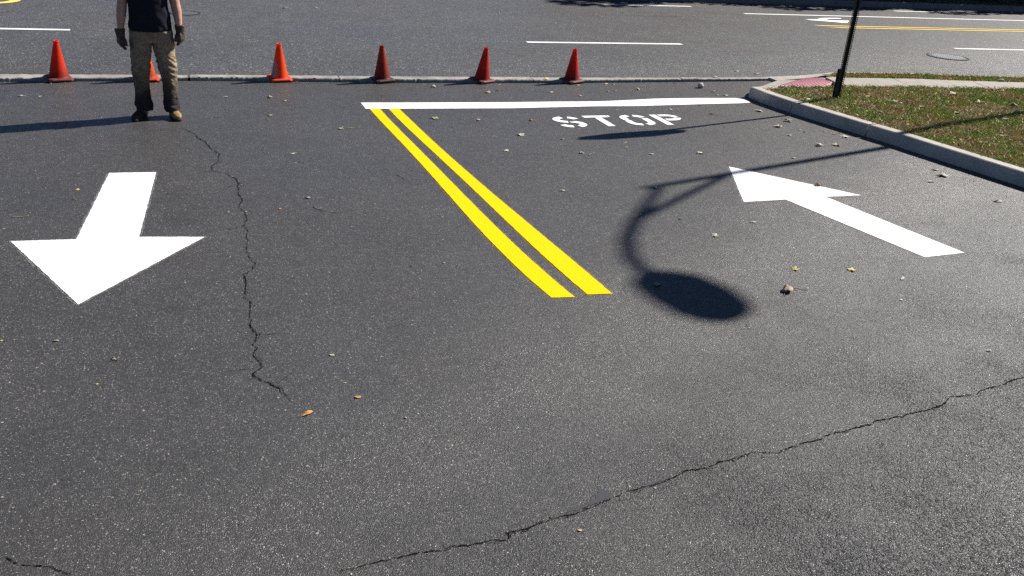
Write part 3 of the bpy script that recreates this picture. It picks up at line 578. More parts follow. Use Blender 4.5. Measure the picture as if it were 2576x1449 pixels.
pad = empty("tactile_pad", (0, 0, 0))
tag(pad, "faded red tactile paving pad with raised dots set in the sidewalk ramp", "tactile paving")
up = Vector((0, 0, .018))
def pad_at(u, v): return (T0 * (1-u) + T1 * u) * (1-v) + (T3 * (1-u) + T2 * u) * v
bm = bmesh.new()
q = [pad_at(u, v) + up for u, v in ((0,0),(1,0),(1,1),(0,1))]; ql = [p - Vector((0,0,.06)) for p in q]
vv = [bm.verts.new(p) for p in q]; vl = [bm.verts.new(p) for p in ql]
bm.faces.new(vv)
for i in range(4): bm.faces.new((vv[i], vl[i], vl[(i+1)%4], vv[(i+1)%4]))
link("pad_plate", bm_mesh("pad_plate", bm), M['tactile'], pad)
bm = bmesh.new()
NU, NV = 22, 11
for i in range(NU):
    for j in range(NV):
        c = pad_at((i + .5) / NU, (j + .5) / NV) + up
        lo = [bm.verts.new(c + Vector((.016 * math.cos(a), .016 * math.sin(a), 0))) for a in np.arange(6) * math.pi / 3]
        hi = [bm.verts.new(c + Vector((.010 * math.cos(a), .010 * math.sin(a), .010))) for a in np.arange(6) * math.pi / 3]
        for k in range(6): bm.faces.new((lo[k], lo[(k+1)%6], hi[(k+1)%6], hi[k]))
        bm.faces.new(hi)
link("raised_dots", bm_mesh("raised_dots", bm), M['dots'], pad)

# verge soil and its grass
VERGE = [(kerb_x(y) + .15, y) for y in np.linspace(-12, 10.45, 30)] + [(7.62, 10.62), (8.0, 10.64)] + [(x - .1, walk_f(x) + .01) for x in (8.4, 8.9, 9.4, 10.3, 11, 12.3, 20, 60)] + [(60, -12)]
def vz(x, y):
    d = min(1, max(0, (x - kerb_x(min(y, 10.6)) - .15) / .5))
    return .132 + .03 * d + .018 * noise.noise(Vector((x * 1.3, y * 1.3, 0))) * d
bm = bmesh.new()
gx, gy = np.arange(7.4, 16.2, .12), np.arange(1.0, 10.9, .12)
grid = {}
for i, x in enumerate(gx):
    for j, y in enumerate(gy):
        xx = max(x, kerb_x(min(y, 10.6)) + .145); yy = min(y, walk_f(x + .1) + .01)
        grid[i, j] = bm.verts.new((xx, yy, vz(xx, yy)))
for i in range(len(gx) - 1):
    for j in range(len(gy) - 1):
        try: bm.faces.new((grid[i, j], grid[i+1, j], grid[i+1, j+1], grid[i, j+1]))
        except ValueError: pass
bmesh.ops.remove_doubles(bm, verts=bm.verts, dist=.001)
link("verge", bm_mesh("verge", bm), M['soil'], smooth=True)["kind"] = 'structure'
sheet("verge_soil", [(kerb_x(-12) + .1, -12), (60, -12), (60, 9.2), (16, 9.9), (16, 1.05), (kerb_x(1.05) + .1, 1.05)], .13, M['soil'])
band("planting_strip", list(np.linspace(9.35, 16, 40)) + [30, 60, 90], lambda x: walk_b(x - .1) - .0, lambda x: sk_out(x) - .14, .147, M['soil'])

def grass_mesh(name, N, sampler, hmin, hmax):
    xy, z = sampler(N); N = len(xy)
    ang = rng.uniform(0, 2*math.pi, N); h = rng.uniform(hmin, hmax, N) * rng.uniform(.5, 1, N); w = rng.uniform(.0018, .0042, N)
    lean = rng.normal(0, .75, (N, 2)) * h[:, None]
    dx, dy = np.cos(ang) * w, np.sin(ang) * w
    V = np.zeros((N, 4, 3))
    V[:, 0] = np.stack([xy[:, 0] - dx, xy[:, 1] - dy, z], 1)
    V[:, 1] = np.stack([xy[:, 0] + dx, xy[:, 1] + dy, z], 1)
    V[:, 2] = np.stack([xy[:, 0] + dx*.7 + lean[:, 0]*.45, xy[:, 1] + dy*.7 + lean[:, 1]*.45, z + h*.65], 1)
    V[:, 3] = np.stack([xy[:, 0] + lean[:, 0], xy[:, 1] + lean[:, 1], z + h*.9], 1)
    me = bpy.data.meshes.new(name)
    me.vertices.add(N * 4); me.vertices.foreach_set("co", V.ravel())
    me.loops.add(N * 6); me.polygons.add(N * 2)
    idx = np.arange(N)[:, None] * 4
    me.loops.foreach_set("vertex_index", np.concatenate([idx + 0, idx + 1, idx + 2, idx + 0, idx + 2, idx + 3], 1).ravel().astype(np.int32))
    me.polygons.foreach_set("loop_start", (np.arange(N * 2) * 3).astype(np.int32))
    me.polygons.foreach_set("loop_total", np.full(N * 2, 3, np.int32))
    me.update(); me.validate()
    return me
def verge_sample(N):
    x = 7.5 + (13.2 - 7.5) * rng.uniform(0, 1, N * 2); y = rng.uniform(4.6, 10.7, N * 2)
    kx = np.interp(y, [-12, 2, 6.6, 7.7, 8.15, 8.6, 9.8, 10.3, 10.75], [11.3, 8.85, 8.12, 7.93, 7.86, 7.77, 7.53, 7.47, 7.47])
    wf = np.interp(x + .1, [8.4, 8.9, 9.4, 10.3, 11, 12.3, 20], [10.60, 10.64, 10.64, 10.57, 10.5, 10.38, 9.9])
    cl = np.array([noise.noise(Vector((a * 5, b * 5, 0))) + .6 * noise.noise(Vector((a * 1.7, b * 1.7, 4))) for a, b in zip(x, y)])
    ok = (x > kx + .135) & (y < wf + .02) & (cl > rng.uniform(-.9, .35, len(x)))
    xy = np.stack([x, y], 1)[ok][:N]
    return xy, np.array([vz(a, b) for a, b in xy]) - .004
tag(link("grass", grass_mesh("grass", 110000, verge_sample, .02, .055), M['blade']), "short patchy lawn grass, half green and half dry brown, on the verge behind the kerb", "grass", kind='stuff')
def strip_sample(N):
    x = rng.uniform(9.5, 16, N); lo = np.array([walk_b(a - .1) for a in x]); hi = np.array([sk_out(a) - .15 for a in x])
    y = lo + (hi - lo) * rng.uniform(0, 1, N)
    return np.stack([x, y], 1), np.full(N, .145)
tag(link("strip_grass", grass_mesh("strip_grass", 16000, strip_sample, .03, .06), M['blade']), "narrow band of yellowing grass between the sidewalk and the street kerb", "grass", kind='stuff')

# ------------------------------------------------------------------ painted markings
def wavy(poly, z, m, name, label, cat, group=None, amp=.004, step=.03, spray=None):
    P = []
    n = len(poly)
    for i in range(n):
        a, b = Vector(poly[i]), Vector(poly[(i + 1) % n]); L = (b - a).length; k = max(1, int(L / step))
        t = (b - a) / max(L, 1e-6); nr = Vector((-t.y, t.x))
        for j in range(k):
            p = a.lerp(b, j / k); f = 0 if j == 0 else 1
            q = Vector((p.x, p.y, 0))
            p = p + nr * (amp * f * (noise.noise(q * 16) + .8 * noise.noise(q * 60)))
            P.append((p.x, p.y))
    bm = bmesh.new()
    top = [bm.verts.new((x, y, z)) for x, y in P]
    bm.faces.new(top)
    bmesh.ops.triangulate(bm, faces=bm.faces[:])
    o = link(name, bm_mesh(name, bm), m)
    for p in o.data.polygons: pass
    if o.data.polygons[0].normal.z < 0: o.data.flip_normals()
    if spray:   # thin mist of paint beyond the edge, part of the same marking
        area = sum(a[0] * c[1] - c[0] * a[1] for a, c in zip(P, P[1:] + P[:1])); sg = 1 if area > 0 else -1
        bm = bmesh.new(); bm.from_mesh(o.data); N = len(P); ring = []
        for i in range(N):
            a, c = Vector(P[i - 2]), Vector(P[(i + 2) % N]); t = (c - a).normalized(); nr = Vector((t.y, -t.x)) * sg
            q = Vector(P[i]); wd = .016 + .010 * noise.noise(Vector((q.x * 12, q.y * 12, 3)))
            ring.append((bm.verts.new((*(q - nr * .004), z - .0015)), bm.verts.new((*(q + nr * wd), z - .0015))))
        for (a, c), (d, e_) in zip(ring, ring[1:] + ring[:1]):
            f = bm.faces.new((a, c, e_, d)); f.material_index = 1; f.normal_update()
            if f.normal.z < 0: f.normal_flip()
        bm.to_mesh(o.data); bm.free(); o.data.materials.append(spray)
    return tag(o, label, cat, group) if label else o

wavy(ARROW_NEAR, .004, M['white'], "arrow_marking", "white arrow painted left of the long crack, pointing towards the viewer", "arrow marking", "white arrows painted on the lot", step=.02, spray=M['white_mist'])
wavy(ARROW_AWAY, .004, M['white'], "arrow_marking", "white arrow painted near the kerb, pointing away towards the stop bar", "arrow marking", "white arrows painted on the lot", step=.02, spray=M['white_mist'])
wavy(STOP_BAR, .005, M['white'], "stop_line", "long fresh white stop bar painted across the lot exit behind the word STOP", "road marking", amp=.003, spray=M['white_mist'])
for (L, R_), lab in ((YELLOW_A, "left one of the two fresh yellow lines running from the stop bar towards the viewer"), (YELLOW_B, "right one of the two fresh yellow lines, the one nearer the word STOP")):
    wavy(list(L) + list(R_)[::-1], .004, M['yellow'], "yellow_line", lab, "lane marking", "double yellow lines on the lot", amp=.0028, step=.02, spray=M['yellow_mist'])

# stencilled word
stop = empty("painted_word", (0, 0, 0))
tag(stop, "white stencilled word STOP painted on the asphalt in front of the stop bar", "road marking")
def stroke(pts, w):
    P = [Vector(p) for p in pts]; l, r = [], []
    for i, p in enumerate(P):
        t = (P[min(i+1, len(P)-1)] - P[max(i-1, 0)]).normalized(); n = Vector((-t.y, t.x)) * w / 2
        l.append(tuple(p + n)); r.append(tuple(p - n))
    return l + r[::-1]
def arc(cx, cy, rx, ry, a0, a1, n=10):
    return [(cx + rx * math.cos(math.radians(a0 + (a1 - a0) * i / n)), cy + ry * math.sin(math.radians(a0 + (a1 - a0) * i / n))) for i in range(n + 1)]
w_ = .085
LET = {
 'S': [stroke(arc(.19, .36, .125, .105, 70, 12, 6), w_), stroke(arc(.18, .36, .125, .105, 100, 262, 12), w_) , stroke([(.215, .26)] + arc(.185, .15, .125, .108, 76, -70, 12), w_), stroke(arc(.17, .15, .125, .108, -100, -170, 7), w_)],
 'T': [[(0, .415), (.325, .415), (.325, .5), (0, .5)], [(.335, .425), (.36, .45), (.36, .5), (.335, .5)], [(.135, 0), (.225, 0), (.225, .398), (.135, .398)]],
 'O': [stroke(arc(.17, .36, .125, .10, 100, 180, 8) + [(.045, .27)], w_), stroke(arc(.19, .36, .125, .10, 78, 8, 8), w_), stroke([(.045, .24), (.045, .15)] + arc(.17, .14, .125, .10, 180, 262, 8), w_), stroke([(.315, .33), (.315, .15)] + arc(.19, .14, .125, .10, 0, -78, 8), w_)],
 'P': [[(0, 0), (.09, 0), (.09, .5), (0, .5)], stroke([(.115, .457), (.2, .457)] + arc(.2, .36, .115, .097, 90, 8, 8), w_), stroke(arc(.2, .345, .115, .097, -8, -90, 8) + [(.115, .248)], w_)],
}
for ch, x0, y0 in (('S', 4.05, 9.275), ('T', 4.50, 9.30), ('O', 4.96, 9.305), ('P', 5.42, 9.30)):
    bm = bmesh.new()
    for poly in LET[ch]:
        P = []
        for a, b in zip(poly, poly[1:] + poly[:1]):
            a, b = Vector(a), Vector(b); k = max(1, int((b - a).length / .02))
            for j in range(k):
                p = a.lerp(b, j / k); q = Vector((p.x + x0, p.y + y0, 0))
                P.append((q.x + .003 * noise.noise(q * 30), q.y + .003 * noise.noise(q * 30 + Vector((7, 7, 7))), .004))
        f = bm.faces.new([bm.verts.new(p) for p in P])
    bmesh.ops.triangulate(bm, faces=bm.faces[:])
    for f in bm.faces:
        f.normal_update()
        if f.normal.z < 0: f.normal_flip()
    link("letter", bm_mesh("letter", bm, False), M['white'], stop)

# street markings
def rect(x0, x1, y0, y1, dy=0): return [(x0, y0), (x1, y0 + dy), (x1, y1 + dy), (x0, y1)]
DG = "white lane dashes along the street"
for x0, x1, yc, dy, lab in ((-5.0, -1.65, 15.72, -.06, "white lane dash entering the photo at the left edge behind the worker"),
                        (5.72, 8.84, 15.07, .0, "white lane dash in the street straight behind the rightmost cone"),
                        (15.32, 18.6, 14.95, -.15, "white lane dash at the right edge beside the street manhole cover"),
                        (9.75, 12.3, 20.62, .15, "far white dash running into the edge of the tree shadow"),
                        (19.0, 21.6, 21.03, .08, "farthest white dash, close to the opposite kerb at the upper right")):
    wavy(rect(x0, x1, yc - .06, yc + .06, dy), .002, M['old_white'], "lane_dash", lab, "lane marking", DG, amp=.008, step=.06)
wavy(rect(13.16, 70, 19.58, 19.70, .3), .002, M['old_white'], "white_line", "long solid white line across the street behind the sign post", "lane marking", amp=.008, step=.3)
for y, lab in ((17.60, "nearer one of the two yellow centre lines of the street at the right"), (17.87, "farther one of the two yellow centre lines of the street at the right")):
    wavy([(14.15 + (.3 if y < 17.7 else -.05), y - .05), (70, y - .05), (70, y + .05), (14.15 if y < 17.7 else 13.9, y + .05)], .002, M['old_yellow'], "centre_line", lab, "lane marking", "yellow centre lines of the street", amp=.008, step=.3)
wavy(TURN_ARROW, .003, M['old_white'], "turn_arrow", "worn white turn arrow on the street beyond the yellow centre lines", "arrow marking", amp=.006)
bm = bmesh.new(); N = 48
ri = [bm.verts.new((-3.27 + .36 * math.cos(a), 18.86 + .36 * math.sin(a), .002)) for a in np.arange(N) * 2 * math.pi / N]
ro = [bm.verts.new((-3.27 + .53 * math.cos(a), 18.86 + .53 * math.sin(a), .002)) for a in np.arange(N) * 2 * math.pi / N]
for i in range(N): bm.faces.new((ri[i], ro[i], ro[(i+1) % N], ri[(i+1) % N]))
o = link("painted_ring", bm_mesh("painted_ring", bm), M['old_yellow'])
if o.data.polygons[0].normal.z < 0: o.data.flip_normals()
tag(o, "yellow painted curve on the street cut off by the upper left corner", "road marking")

# manhole covers
def manhole(x, y, r, label, bumps):
    e = empty("manhole_cover", (x, y, 0)); tag(e, label, "manhole cover", "iron covers in the street")
    bm = bmesh.new(); N = 48
    rings = [(r * 1.10, -.02), (r * 1.10, .006), (r * 1.02, .006), (r * 1.0, .001)]
    pv = None
    for rr, z in rings:
        cur = [bm.verts.new((rr * math.cos(a), rr * math.sin(a), z)) for a in np.arange(N) * 2 * math.pi / N]
        if pv:
            for i in range(N): bm.faces.new((pv[i], pv[(i+1) % N], cur[(i+1) % N], cur[i]))
        pv = cur
    link("frame", bm_mesh("frame", bm), M['ring_iron'], e)
    bm = bmesh.new()
    bm.faces.new([bm.verts.new((r * .985 * math.cos(a), r * .985 * math.sin(a), .003)) for a in np.arange(N) * 2 * math.pi / N])
    if bumps:
        s = r / 7; sb_ = bmesh.new()
        for i in range(-7, 8):
            for j in range(-7, 8):
                if (i * i + j * j) * s * s < (r * .9) ** 2: box(sb_, i*s - s*.33, i*s + s*.33, j*s - s*.33, j*s + s*.33, .0031, .010)
    lid = link("lid", bm_mesh("lid", bm), M['lid_iron'] if bumps else M['iron'], e)
    if bumps: link("studs", bm_mesh("studs", sb_), M['worn_iron'], lid)
manhole(14.22, 13.98, .36, "round manhole cover with bright studs in the street beside a white dash", True)
manhole(.06, 17.72, .24, "smooth dark iron cover in the street partly hidden by the arm of the worker", False)

# ------------------------------------------------------------------ traffic cones
def cone_mat(name, col, dirt, smear, patch=None, seed=0.0):
    t = NT(name)
    z = sep(t, t.co, 2)
    n = t.noise(9, 5, .65, t.map(loc=(seed, seed, 0)))
    c = t.mix(t.ramp(n, [(.35, 0), (.75, .35)]), col, tuple(x * .55 for x in col))
    low = t.math('ADD', t.math('MULTIPLY', z, -2.6), t.math('ADD', t.math('MULTIPLY', n, 1.0), .15))
    c = t.mix(t.math('MULTIPLY', t.ramp(low, [(.08, 0), (.62, 1)]), dirt), c, (.035, .018, .016))
    sm = t.noise(16, 4, .7, t.map((1, 1, .6), (seed + 3, seed, 1)))
    c = t.mix(t.math('MULTIPLY', t.ramp(sm, [(.58, 0), (.70, 1)]), smear), c, (.02, .014, .014))
    if patch:
        (px, pz, rx, rz, pc) = patch
        x = sep(t, t.co, 0)
        d = t.math('ADD', t.math('POWER', t.math('ABSOLUTE', t.math('DIVIDE', t.math('SUBTRACT', x, px), rx)), 2), t.math('POWER', t.math('ABSOLUTE', t.math('DIVIDE', t.math('SUBTRACT', z, pz), rz)), 2))
        d = t.math('ADD', d, t.math('MULTIPLY', t.noise(24, 4), .8))
        c = t.mix(t.ramp(t.math('MULTIPLY', d, .5), [(.5, 1), (.7, 0)]), c, pc)
    t.val(t.b.inputs["Base Color"], c); t.b.inputs["Roughness"].default_value = .5; t.b.inputs["Specular IOR Level"].default_value = .3
    tr = t.n("BsdfTranslucent"); t.l(c, tr.inputs["Color"])
    mx = t.n("MixShader"); mx.inputs[0].default_value = .48
    t.l(t.b.outputs[0], mx.inputs[1]); t.l(tr.outputs[0], mx.inputs[2])
    t.l(mx.outputs[0], t.t.nodes["Material Output"].inputs[0])
    return t.m
def cone(x, y, rz, col, dirt, smear, label, basecol, tilt=(0, 0), patch=None, seed=0.0, size=1.0):
    m = cone_mat("cone_vinyl", col, dirt, smear, patch, seed)
    mb = flat("cone_base_vinyl", tuple(c * .6 for c in basecol), basecol, 18, .6, .3, .3)
    e = empty("traffic_cone", (x, y, .026), rz); e.rotation_euler = (tilt[0], tilt[1], rz); e.scale = (size,) * 3
    tag(e, label, "traffic cone", "orange traffic cones along the concrete strip")
    bm = bmesh.new(); N = 32
    prof = [(.118, .022), (.112, .030), (.104, .045), (.030, .425), (.0295, .430), (.033, .434), (.033, .446), (.029, .450), (.022, .450), (.020, .42), (.09, .04)]
    pv = None
    for r, z in prof:
        cur = [bm.verts.new((r * math.cos(a), r * math.sin(a), z)) for a in np.arange(N) * 2 * math.pi / N]
        if pv:
            for i in range(N): bm.faces.new((pv[i], pv[(i+1) % N], cur[(i+1) % N], cur[i]))
        pv = cur
    link("cone_body", bm_mesh("cone_body", bm), m, e, True)
    bm = bmesh.new()
    def oct_(h, c, z): return [bm.verts.new(p) for p in ((h, -h + c, z), (h, h - c, z), (h - c, h, z), (-h + c, h, z), (-h, h - c, z), (-h, -h + c, z), (-h + c, -h, z), (h - c, -h, z))]
    lv = [oct_(.138, .035, 0), oct_(.142, .036, .006), oct_(.140, .036, .016), oct_(.128, .034, .023), oct_(.112, .046, .027)]
    bm.faces.new(lv[0][::-1])
    for a, b in zip(lv, lv[1:]):
        for i in range(8): bm.faces.new((a[i], a[(i+1) % 8], b[(i+1) % 8], b[i]))
    bm.faces.new(lv[-1])
    for sx, sy in ((1, 1), (1, -1), (-1, 1), (-1, -1)):   # feet
        box(bm, sx*.118 - .018, sx*.118 + .018, sy*.118 - .018, sy*.118 + .018, -.012, .004)
    link("cone_base", bm_mesh("cone_base", bm), mb, e)
TI = math.radians(4)
RED = (.82, .05, .010); ORG = (.88, .11, .012)
cone(-1.45, 11.93, .35, RED, .5, .0, "leftmost traffic cone, bright red orange with a grimy lower third and a brown base", (.16, .05, .045), (TI, .035))
cone(-.465, 11.93, .1, ORG, .35, .15, "orange traffic cone half hidden behind the legs of the worker", (.50, .07, .03), (TI, 0), seed=2)
cone(1.135, 11.90, .15, (.90, .10, .010), .0, .0, "clean orange traffic cone with a grey white scuff on its left side", (.70, .06, .02), (TI, 0), (-.075, .14, .035, .16, (.45, .40, .38)), seed=4)
cone(2.46, 11.82, .3, (.46, .045, .014), .55, 1.0, "dirty brown red traffic cone with a black smudge, right of the clean orange one", (.09, .045, .045), (TI * .4, -.03), seed=6)
cone(3.85, 11.78, .5, (.62, .025, .010), .4, .45, "dark red traffic cone, second from the right, with a maroon base", (.14, .035, .04), (TI * 1.3, .025), seed=9)
cone(5.18, 11.74, .42, (.74, .022, .010), .8, .2, "rightmost traffic cone, red with a black grimy foot and brown base", (.13, .05, .05), (TI * .8, -.02), seed=12)

# ------------------------------------------------------------------ sign post with stop sign
PX, PY = 8.34, 9.91
e = empty("stop_sign", (PX, PY, .13), math.radians(-3)); tag(e, "leaning view of a dark perforated steel sign post standing in the grass near the kerb", "sign post")
bm = bmesh.new()
Hp, pitch = 3.12, .0254
def flange(x0, x1):
    """thin strip with a column of square holes"""
    hw = .0072; y0, y1 = -.002, .002; cx_ = (x0 + x1) / 2
    box(bm, x0, cx_ - hw, y0, y1, 0, Hp); box(bm, cx_ + hw, x1, y0, y1, 0, Hp)
    for k in range(int(Hp / pitch)):
        box(bm, cx_ - hw, cx_ + hw, y0, y1, k * pitch, k * pitch + pitch - 2 * hw)
flange(-.050, -.024); flange(.024, .050)
pr_ = [(-.024, -.002), (-.014, .028), (.014, .028), (.024, -.002), (.024, .002), (.012, .032), (-.012, .032), (-.024, .002)]
lo = [bm.verts.new((x, y, 0)) for x, y in pr_]; hi = [bm.verts.new((x, y, Hp)) for x, y in pr_]
for i in range(8): bm.faces.new((lo[i], lo[(i+1) % 8], hi[(i+1) % 8], hi[i]))
bm.faces.new([hi[i] for i in (0, 1, 6, 7)]); bm.faces.new([hi[i] for i in (1, 2, 5, 6)]); bm.faces.new([hi[i] for i in (2, 3, 4, 5)])
link("post", bm_mesh("post", bm), M['post'], e)
bm = bmesh.new(); box(bm, -.056, .030, .034, .044, 0, .42); link("anchor_stub", bm_mesh("anchor_stub", bm), M['post'], e)
def octo(bm, R, y0, y1, zc):
    a = [math.pi / 8 + k * math.pi / 4 for k in range(8)]
    f_ = [bm.verts.new((R * math.cos(t), y0, zc + R * math.sin(t))) for t in a]; b_ = [bm.verts.new((R * math.cos(t), y1, zc + R * math.sin(t))) for t in a]
    bm.faces.new(f_); bm.faces.new(b_[::-1])
    for i in range(8): bm.faces.new((f_[i], f_[(i+1) % 8], b_[(i+1) % 8], b_[i]))
bm = bmesh.new(); octo(bm, .457 / math.cos(math.pi / 8), -.006, -.003, 2.66); sp_ = link("sign_plate", bm_mesh("sign_plate", bm), M['signwhite'], e)
bm = bmesh.new(); octo(bm, .435 / math.cos(math.pi / 8), -.0085, -.0065, 2.66); link("sign_face", bm_mesh("sign_face", bm), M['signred'], sp_)

# ------------------------------------------------------------------ street lamp outside the frame (casts the long shadow)
LX, LY, ZT = 14.17, 9.90, 8.0
e = empty("street_lamp", (LX, LY, 0)); tag(e, "tall metal lamp post on the verge whose arm and head shadow falls across the lot", "street lamp")
bm = bmesh.new(); tube(bm, [(0, 0, .1), (0, 0, .5), (0, 0, .52), (0, 0, ZT - .05), (0, 0, ZT)], [.11, .11, .075, .045, .02], 20)
link("pole", bm_mesh("pole", bm), M['lamp'], e, True)
bm = bmesh.new(); tube(bm, [(0, 0, ZT - .18), (0, -.33, ZT + .09), (0, -.66, ZT + .36), (0, -.97, ZT + .57), (0, -1.30, ZT + .69), (0, -1.62, ZT + .71)], [.036, .040, .050, .050, .048, .046], 12)
link("arm", bm_mesh("arm", bm), M['lamp'], e, True)
bm = bmesh.new(); tube(bm, [(0, 0, ZT - .9), (0, -.35, ZT - .22), (0, -.66, ZT + .36)], [.038, .042, .044], 10)
link("brace", bm_mesh("brace", bm), M['lamp'], e, True)
bm = bmesh.new()
loft(bm, [(0, -1.58, ZT + .68, .07, .05), (0, -1.66, ZT + .655, .19, .09), (0, -1.78, ZT + .63, .27, .13), (0, -2.02, ZT + .585, .305, .14), (0, -2.27, ZT + .555, .28, .13), (0, -2.40, ZT + .55, .20, .10), (0, -2.47, ZT + .55, .08, .05)], 24)
hd = link("lamp_head", bm_mesh("lamp_head", bm), M['lamp'], e, True)
bm = bmesh.new(); loft(bm, [(0, -2.02, ZT + .50, .16, .24), (0, -2.02, ZT + .43, .12, .19), (0, -2.02, ZT + .41, .05, .09)], 20)
link("lamp_lens", bm_mesh("lamp_lens", bm), M['lens'], hd, True)

# ------------------------------------------------------------------ planting behind the far kerb
def leaf_cloud(name, blobs, n, size):
    V, F = [], []
    cs = np.array([b[:3] for b in blobs]); rs = np.array([b[3] for b in blobs]); pk = rng.choice(len(blobs), n, p=rs ** 2 / (rs ** 2).sum())
    d = rng.normal(0, 1, (n, 3)); d /= np.linalg.norm(d, axis=1)[:, None]
    c = cs[pk] + d * (rs[pk] * rng.uniform(.45, 1.08, n) ** .6)[:, None]
    a = rng.normal(0, 1, (n, 3)); a /= np.linalg.norm(a, axis=1)[:, None]
    b = np.cross(a, rng.normal(0, 1, (n, 3))); b /= np.linalg.norm(b, axis=1)[:, None]
    s = (size * rng.uniform(.6, 1.3, n))[:, None]
    V = np.stack([c - a * s, c + b * s * .55, c + a * s, c - b * s * .55], 1)
    me = bpy.data.meshes.new(name)
    me.vertices.add(n * 4); me.vertices.foreach_set("co", V.ravel())
    me.loops.add(n * 4); me.polygons.add(n)
    me.loops.foreach_set("vertex_index", np.arange(n * 4, dtype=np.int32))
    me.polygons.foreach_set("loop_start", (np.arange(n) * 4).astype(np.int32)); me.polygons.foreach_set("loop_total", np.full(n, 4, np.int32))
    me.update(); me.validate()
    return me
shrubs = []
for v in range(3):
    blobs = [(random.uniform(-.9, .9), random.uniform(-.45, .45), random.uniform(.5, 2.3), random.uniform(.45, .75)) for _ in range(16)]
    shrubs.append(leaf_cloud("shrub_foliage", blobs, 5200, .085))
stems = []
bm = bmesh.new()
for k in range(5): tube(bm, [(0, 0, 0), (random.uniform(-.3, .3), random.uniform(-.2, .2), .7), (random.uniform(-.7, .7), random.uniform(-.4, .4), 1.8)], [.04, .03, .012], 6)
stem_me = bm_mesh("shrub_stem", bm); stem_me.materials.append(M['bark'])
for s_ in shrubs: s_.materials.append(M['hedge'])
for i in range(24):
    x = 10.2 + i * 1.45
    e = empty("shrub", (x, 23.35 + random.uniform(-.15, .15), .12), random.choice((0, math.pi)) + random.uniform(-.2, .2))
    e.scale = (1, 1, random.uniform(1.1, 1.35))
    tag(e, "dark dense shrub in the shaded row behind the far kerb", "shrub", "shrubs in the row behind the far kerb")
    f_ = bpy.data.objects.new("foliage", shrubs[i % 3]); COL.objects.link(f_); f_.parent = e
    f_ = bpy.data.objects.new("stem", stem_me); COL.objects.link(f_); f_.parent = e
blobs = [(random.uniform(-2, 2), random.uniform(-1.8, 1.8), random.uniform(3.0, 7.0), random.uniform(.7, 1.3)) for _ in range(22)]
tree_me = leaf_cloud("tree_crown", blobs, 11000, .14); tree_me.materials.append(M['tree'])
bm = bmesh.new(); tube(bm, [(0, 0, 0), (.05, 0, 1.2), (0, .05, 2.6), (.1, 0, 5.5)], [.22, .16, .14, .04], 10)
for k in range(6): tube(bm, [(0, .03, 2.2 + k * .4), (random.uniform(-1, 1), random.uniform(-1, 1), 3.6 + k * .4), (random.uniform(-1.8, 1.8), random.uniform(-1.6, 1.6), 4.6 + k * .4)], [.07, .045, .015], 6)
trunk_me = bm_mesh("tree_trunk", bm); trunk_me.materials.append(M['bark'])
for i in range(7):
    e = empty("street_tree", (20.2 + i * 4.6, 26.1 + random.uniform(-.3, .3), .12), random.uniform(0, 6.28)); e.scale = (1.1, 1.0, random.uniform(1.0, 1.08))
    tag(e, "leafy tree standing behind the shaded shrub row across the street", "tree", "trees behind the shrub row")
    for nm, dm in (("crown", tree_me), ("trunk", trunk_me)):
        f_ = bpy.data.objects.new(nm, dm); COL.objects.link(f_); f_.parent = e

# ------------------------------------------------------------------ leaves and twigs on the ground
LC = {'pale': ((.34,.32,.25), (.56,.53,.43)), 'tan': ((.24,.19,.13), (.42,.34,.24)), 'olive': ((.16,.15,.09), (.42,.40,.27)), 'yellow': ((.45,.36,.10), (.66,.56,.24)),
      'orange': ((.50,.20,.05), (.68,.36,.12)), 'red': ((.34,.07,.03), (.50,.15,.06)), 'brown': ((.10,.06,.03), (.24,.16,.09)), 'dark': ((.03,.025,.02), (.09,.075,.06))}
LM = {k: flat(k + "_leaf", a, b, 35, .7, .25, .4, 70) for k, (a, b) in LC.items()}
def leaf_shape(kind, seed):
    r = random.Random(seed); n = 40; P = []
    for i in range(n):
        a = 2 * math.pi * i / n
        if kind == 'lobed':
            rr = .30 + .20 * abs(math.cos(2.5 * a)) ** 1.6 + .03 * r.uniform(-1, 1)
            if abs(a - math.pi) < .3: rr *= .55
        elif kind == 'oval':
            rr = 1 / math.sqrt((math.cos(a) / .5) ** 2 + (math.sin(a) / (.26 + .06 * r.random())) ** 2) * (1 + .05 * r.uniform(-1, 1))
        elif kind == 'curl':
            rr = 1 / math.sqrt((math.cos(a) / .5) ** 2 + (math.sin(a) / .22) ** 2) * (1 + .10 * r.uniform(-1, 1))
        else:
            rr = .42 + .06 * math.sin(3 * a + seed) + .05 * r.uniform(-1, 1)
        P.append((rr * math.cos(a), rr * math.sin(a)))
    return P
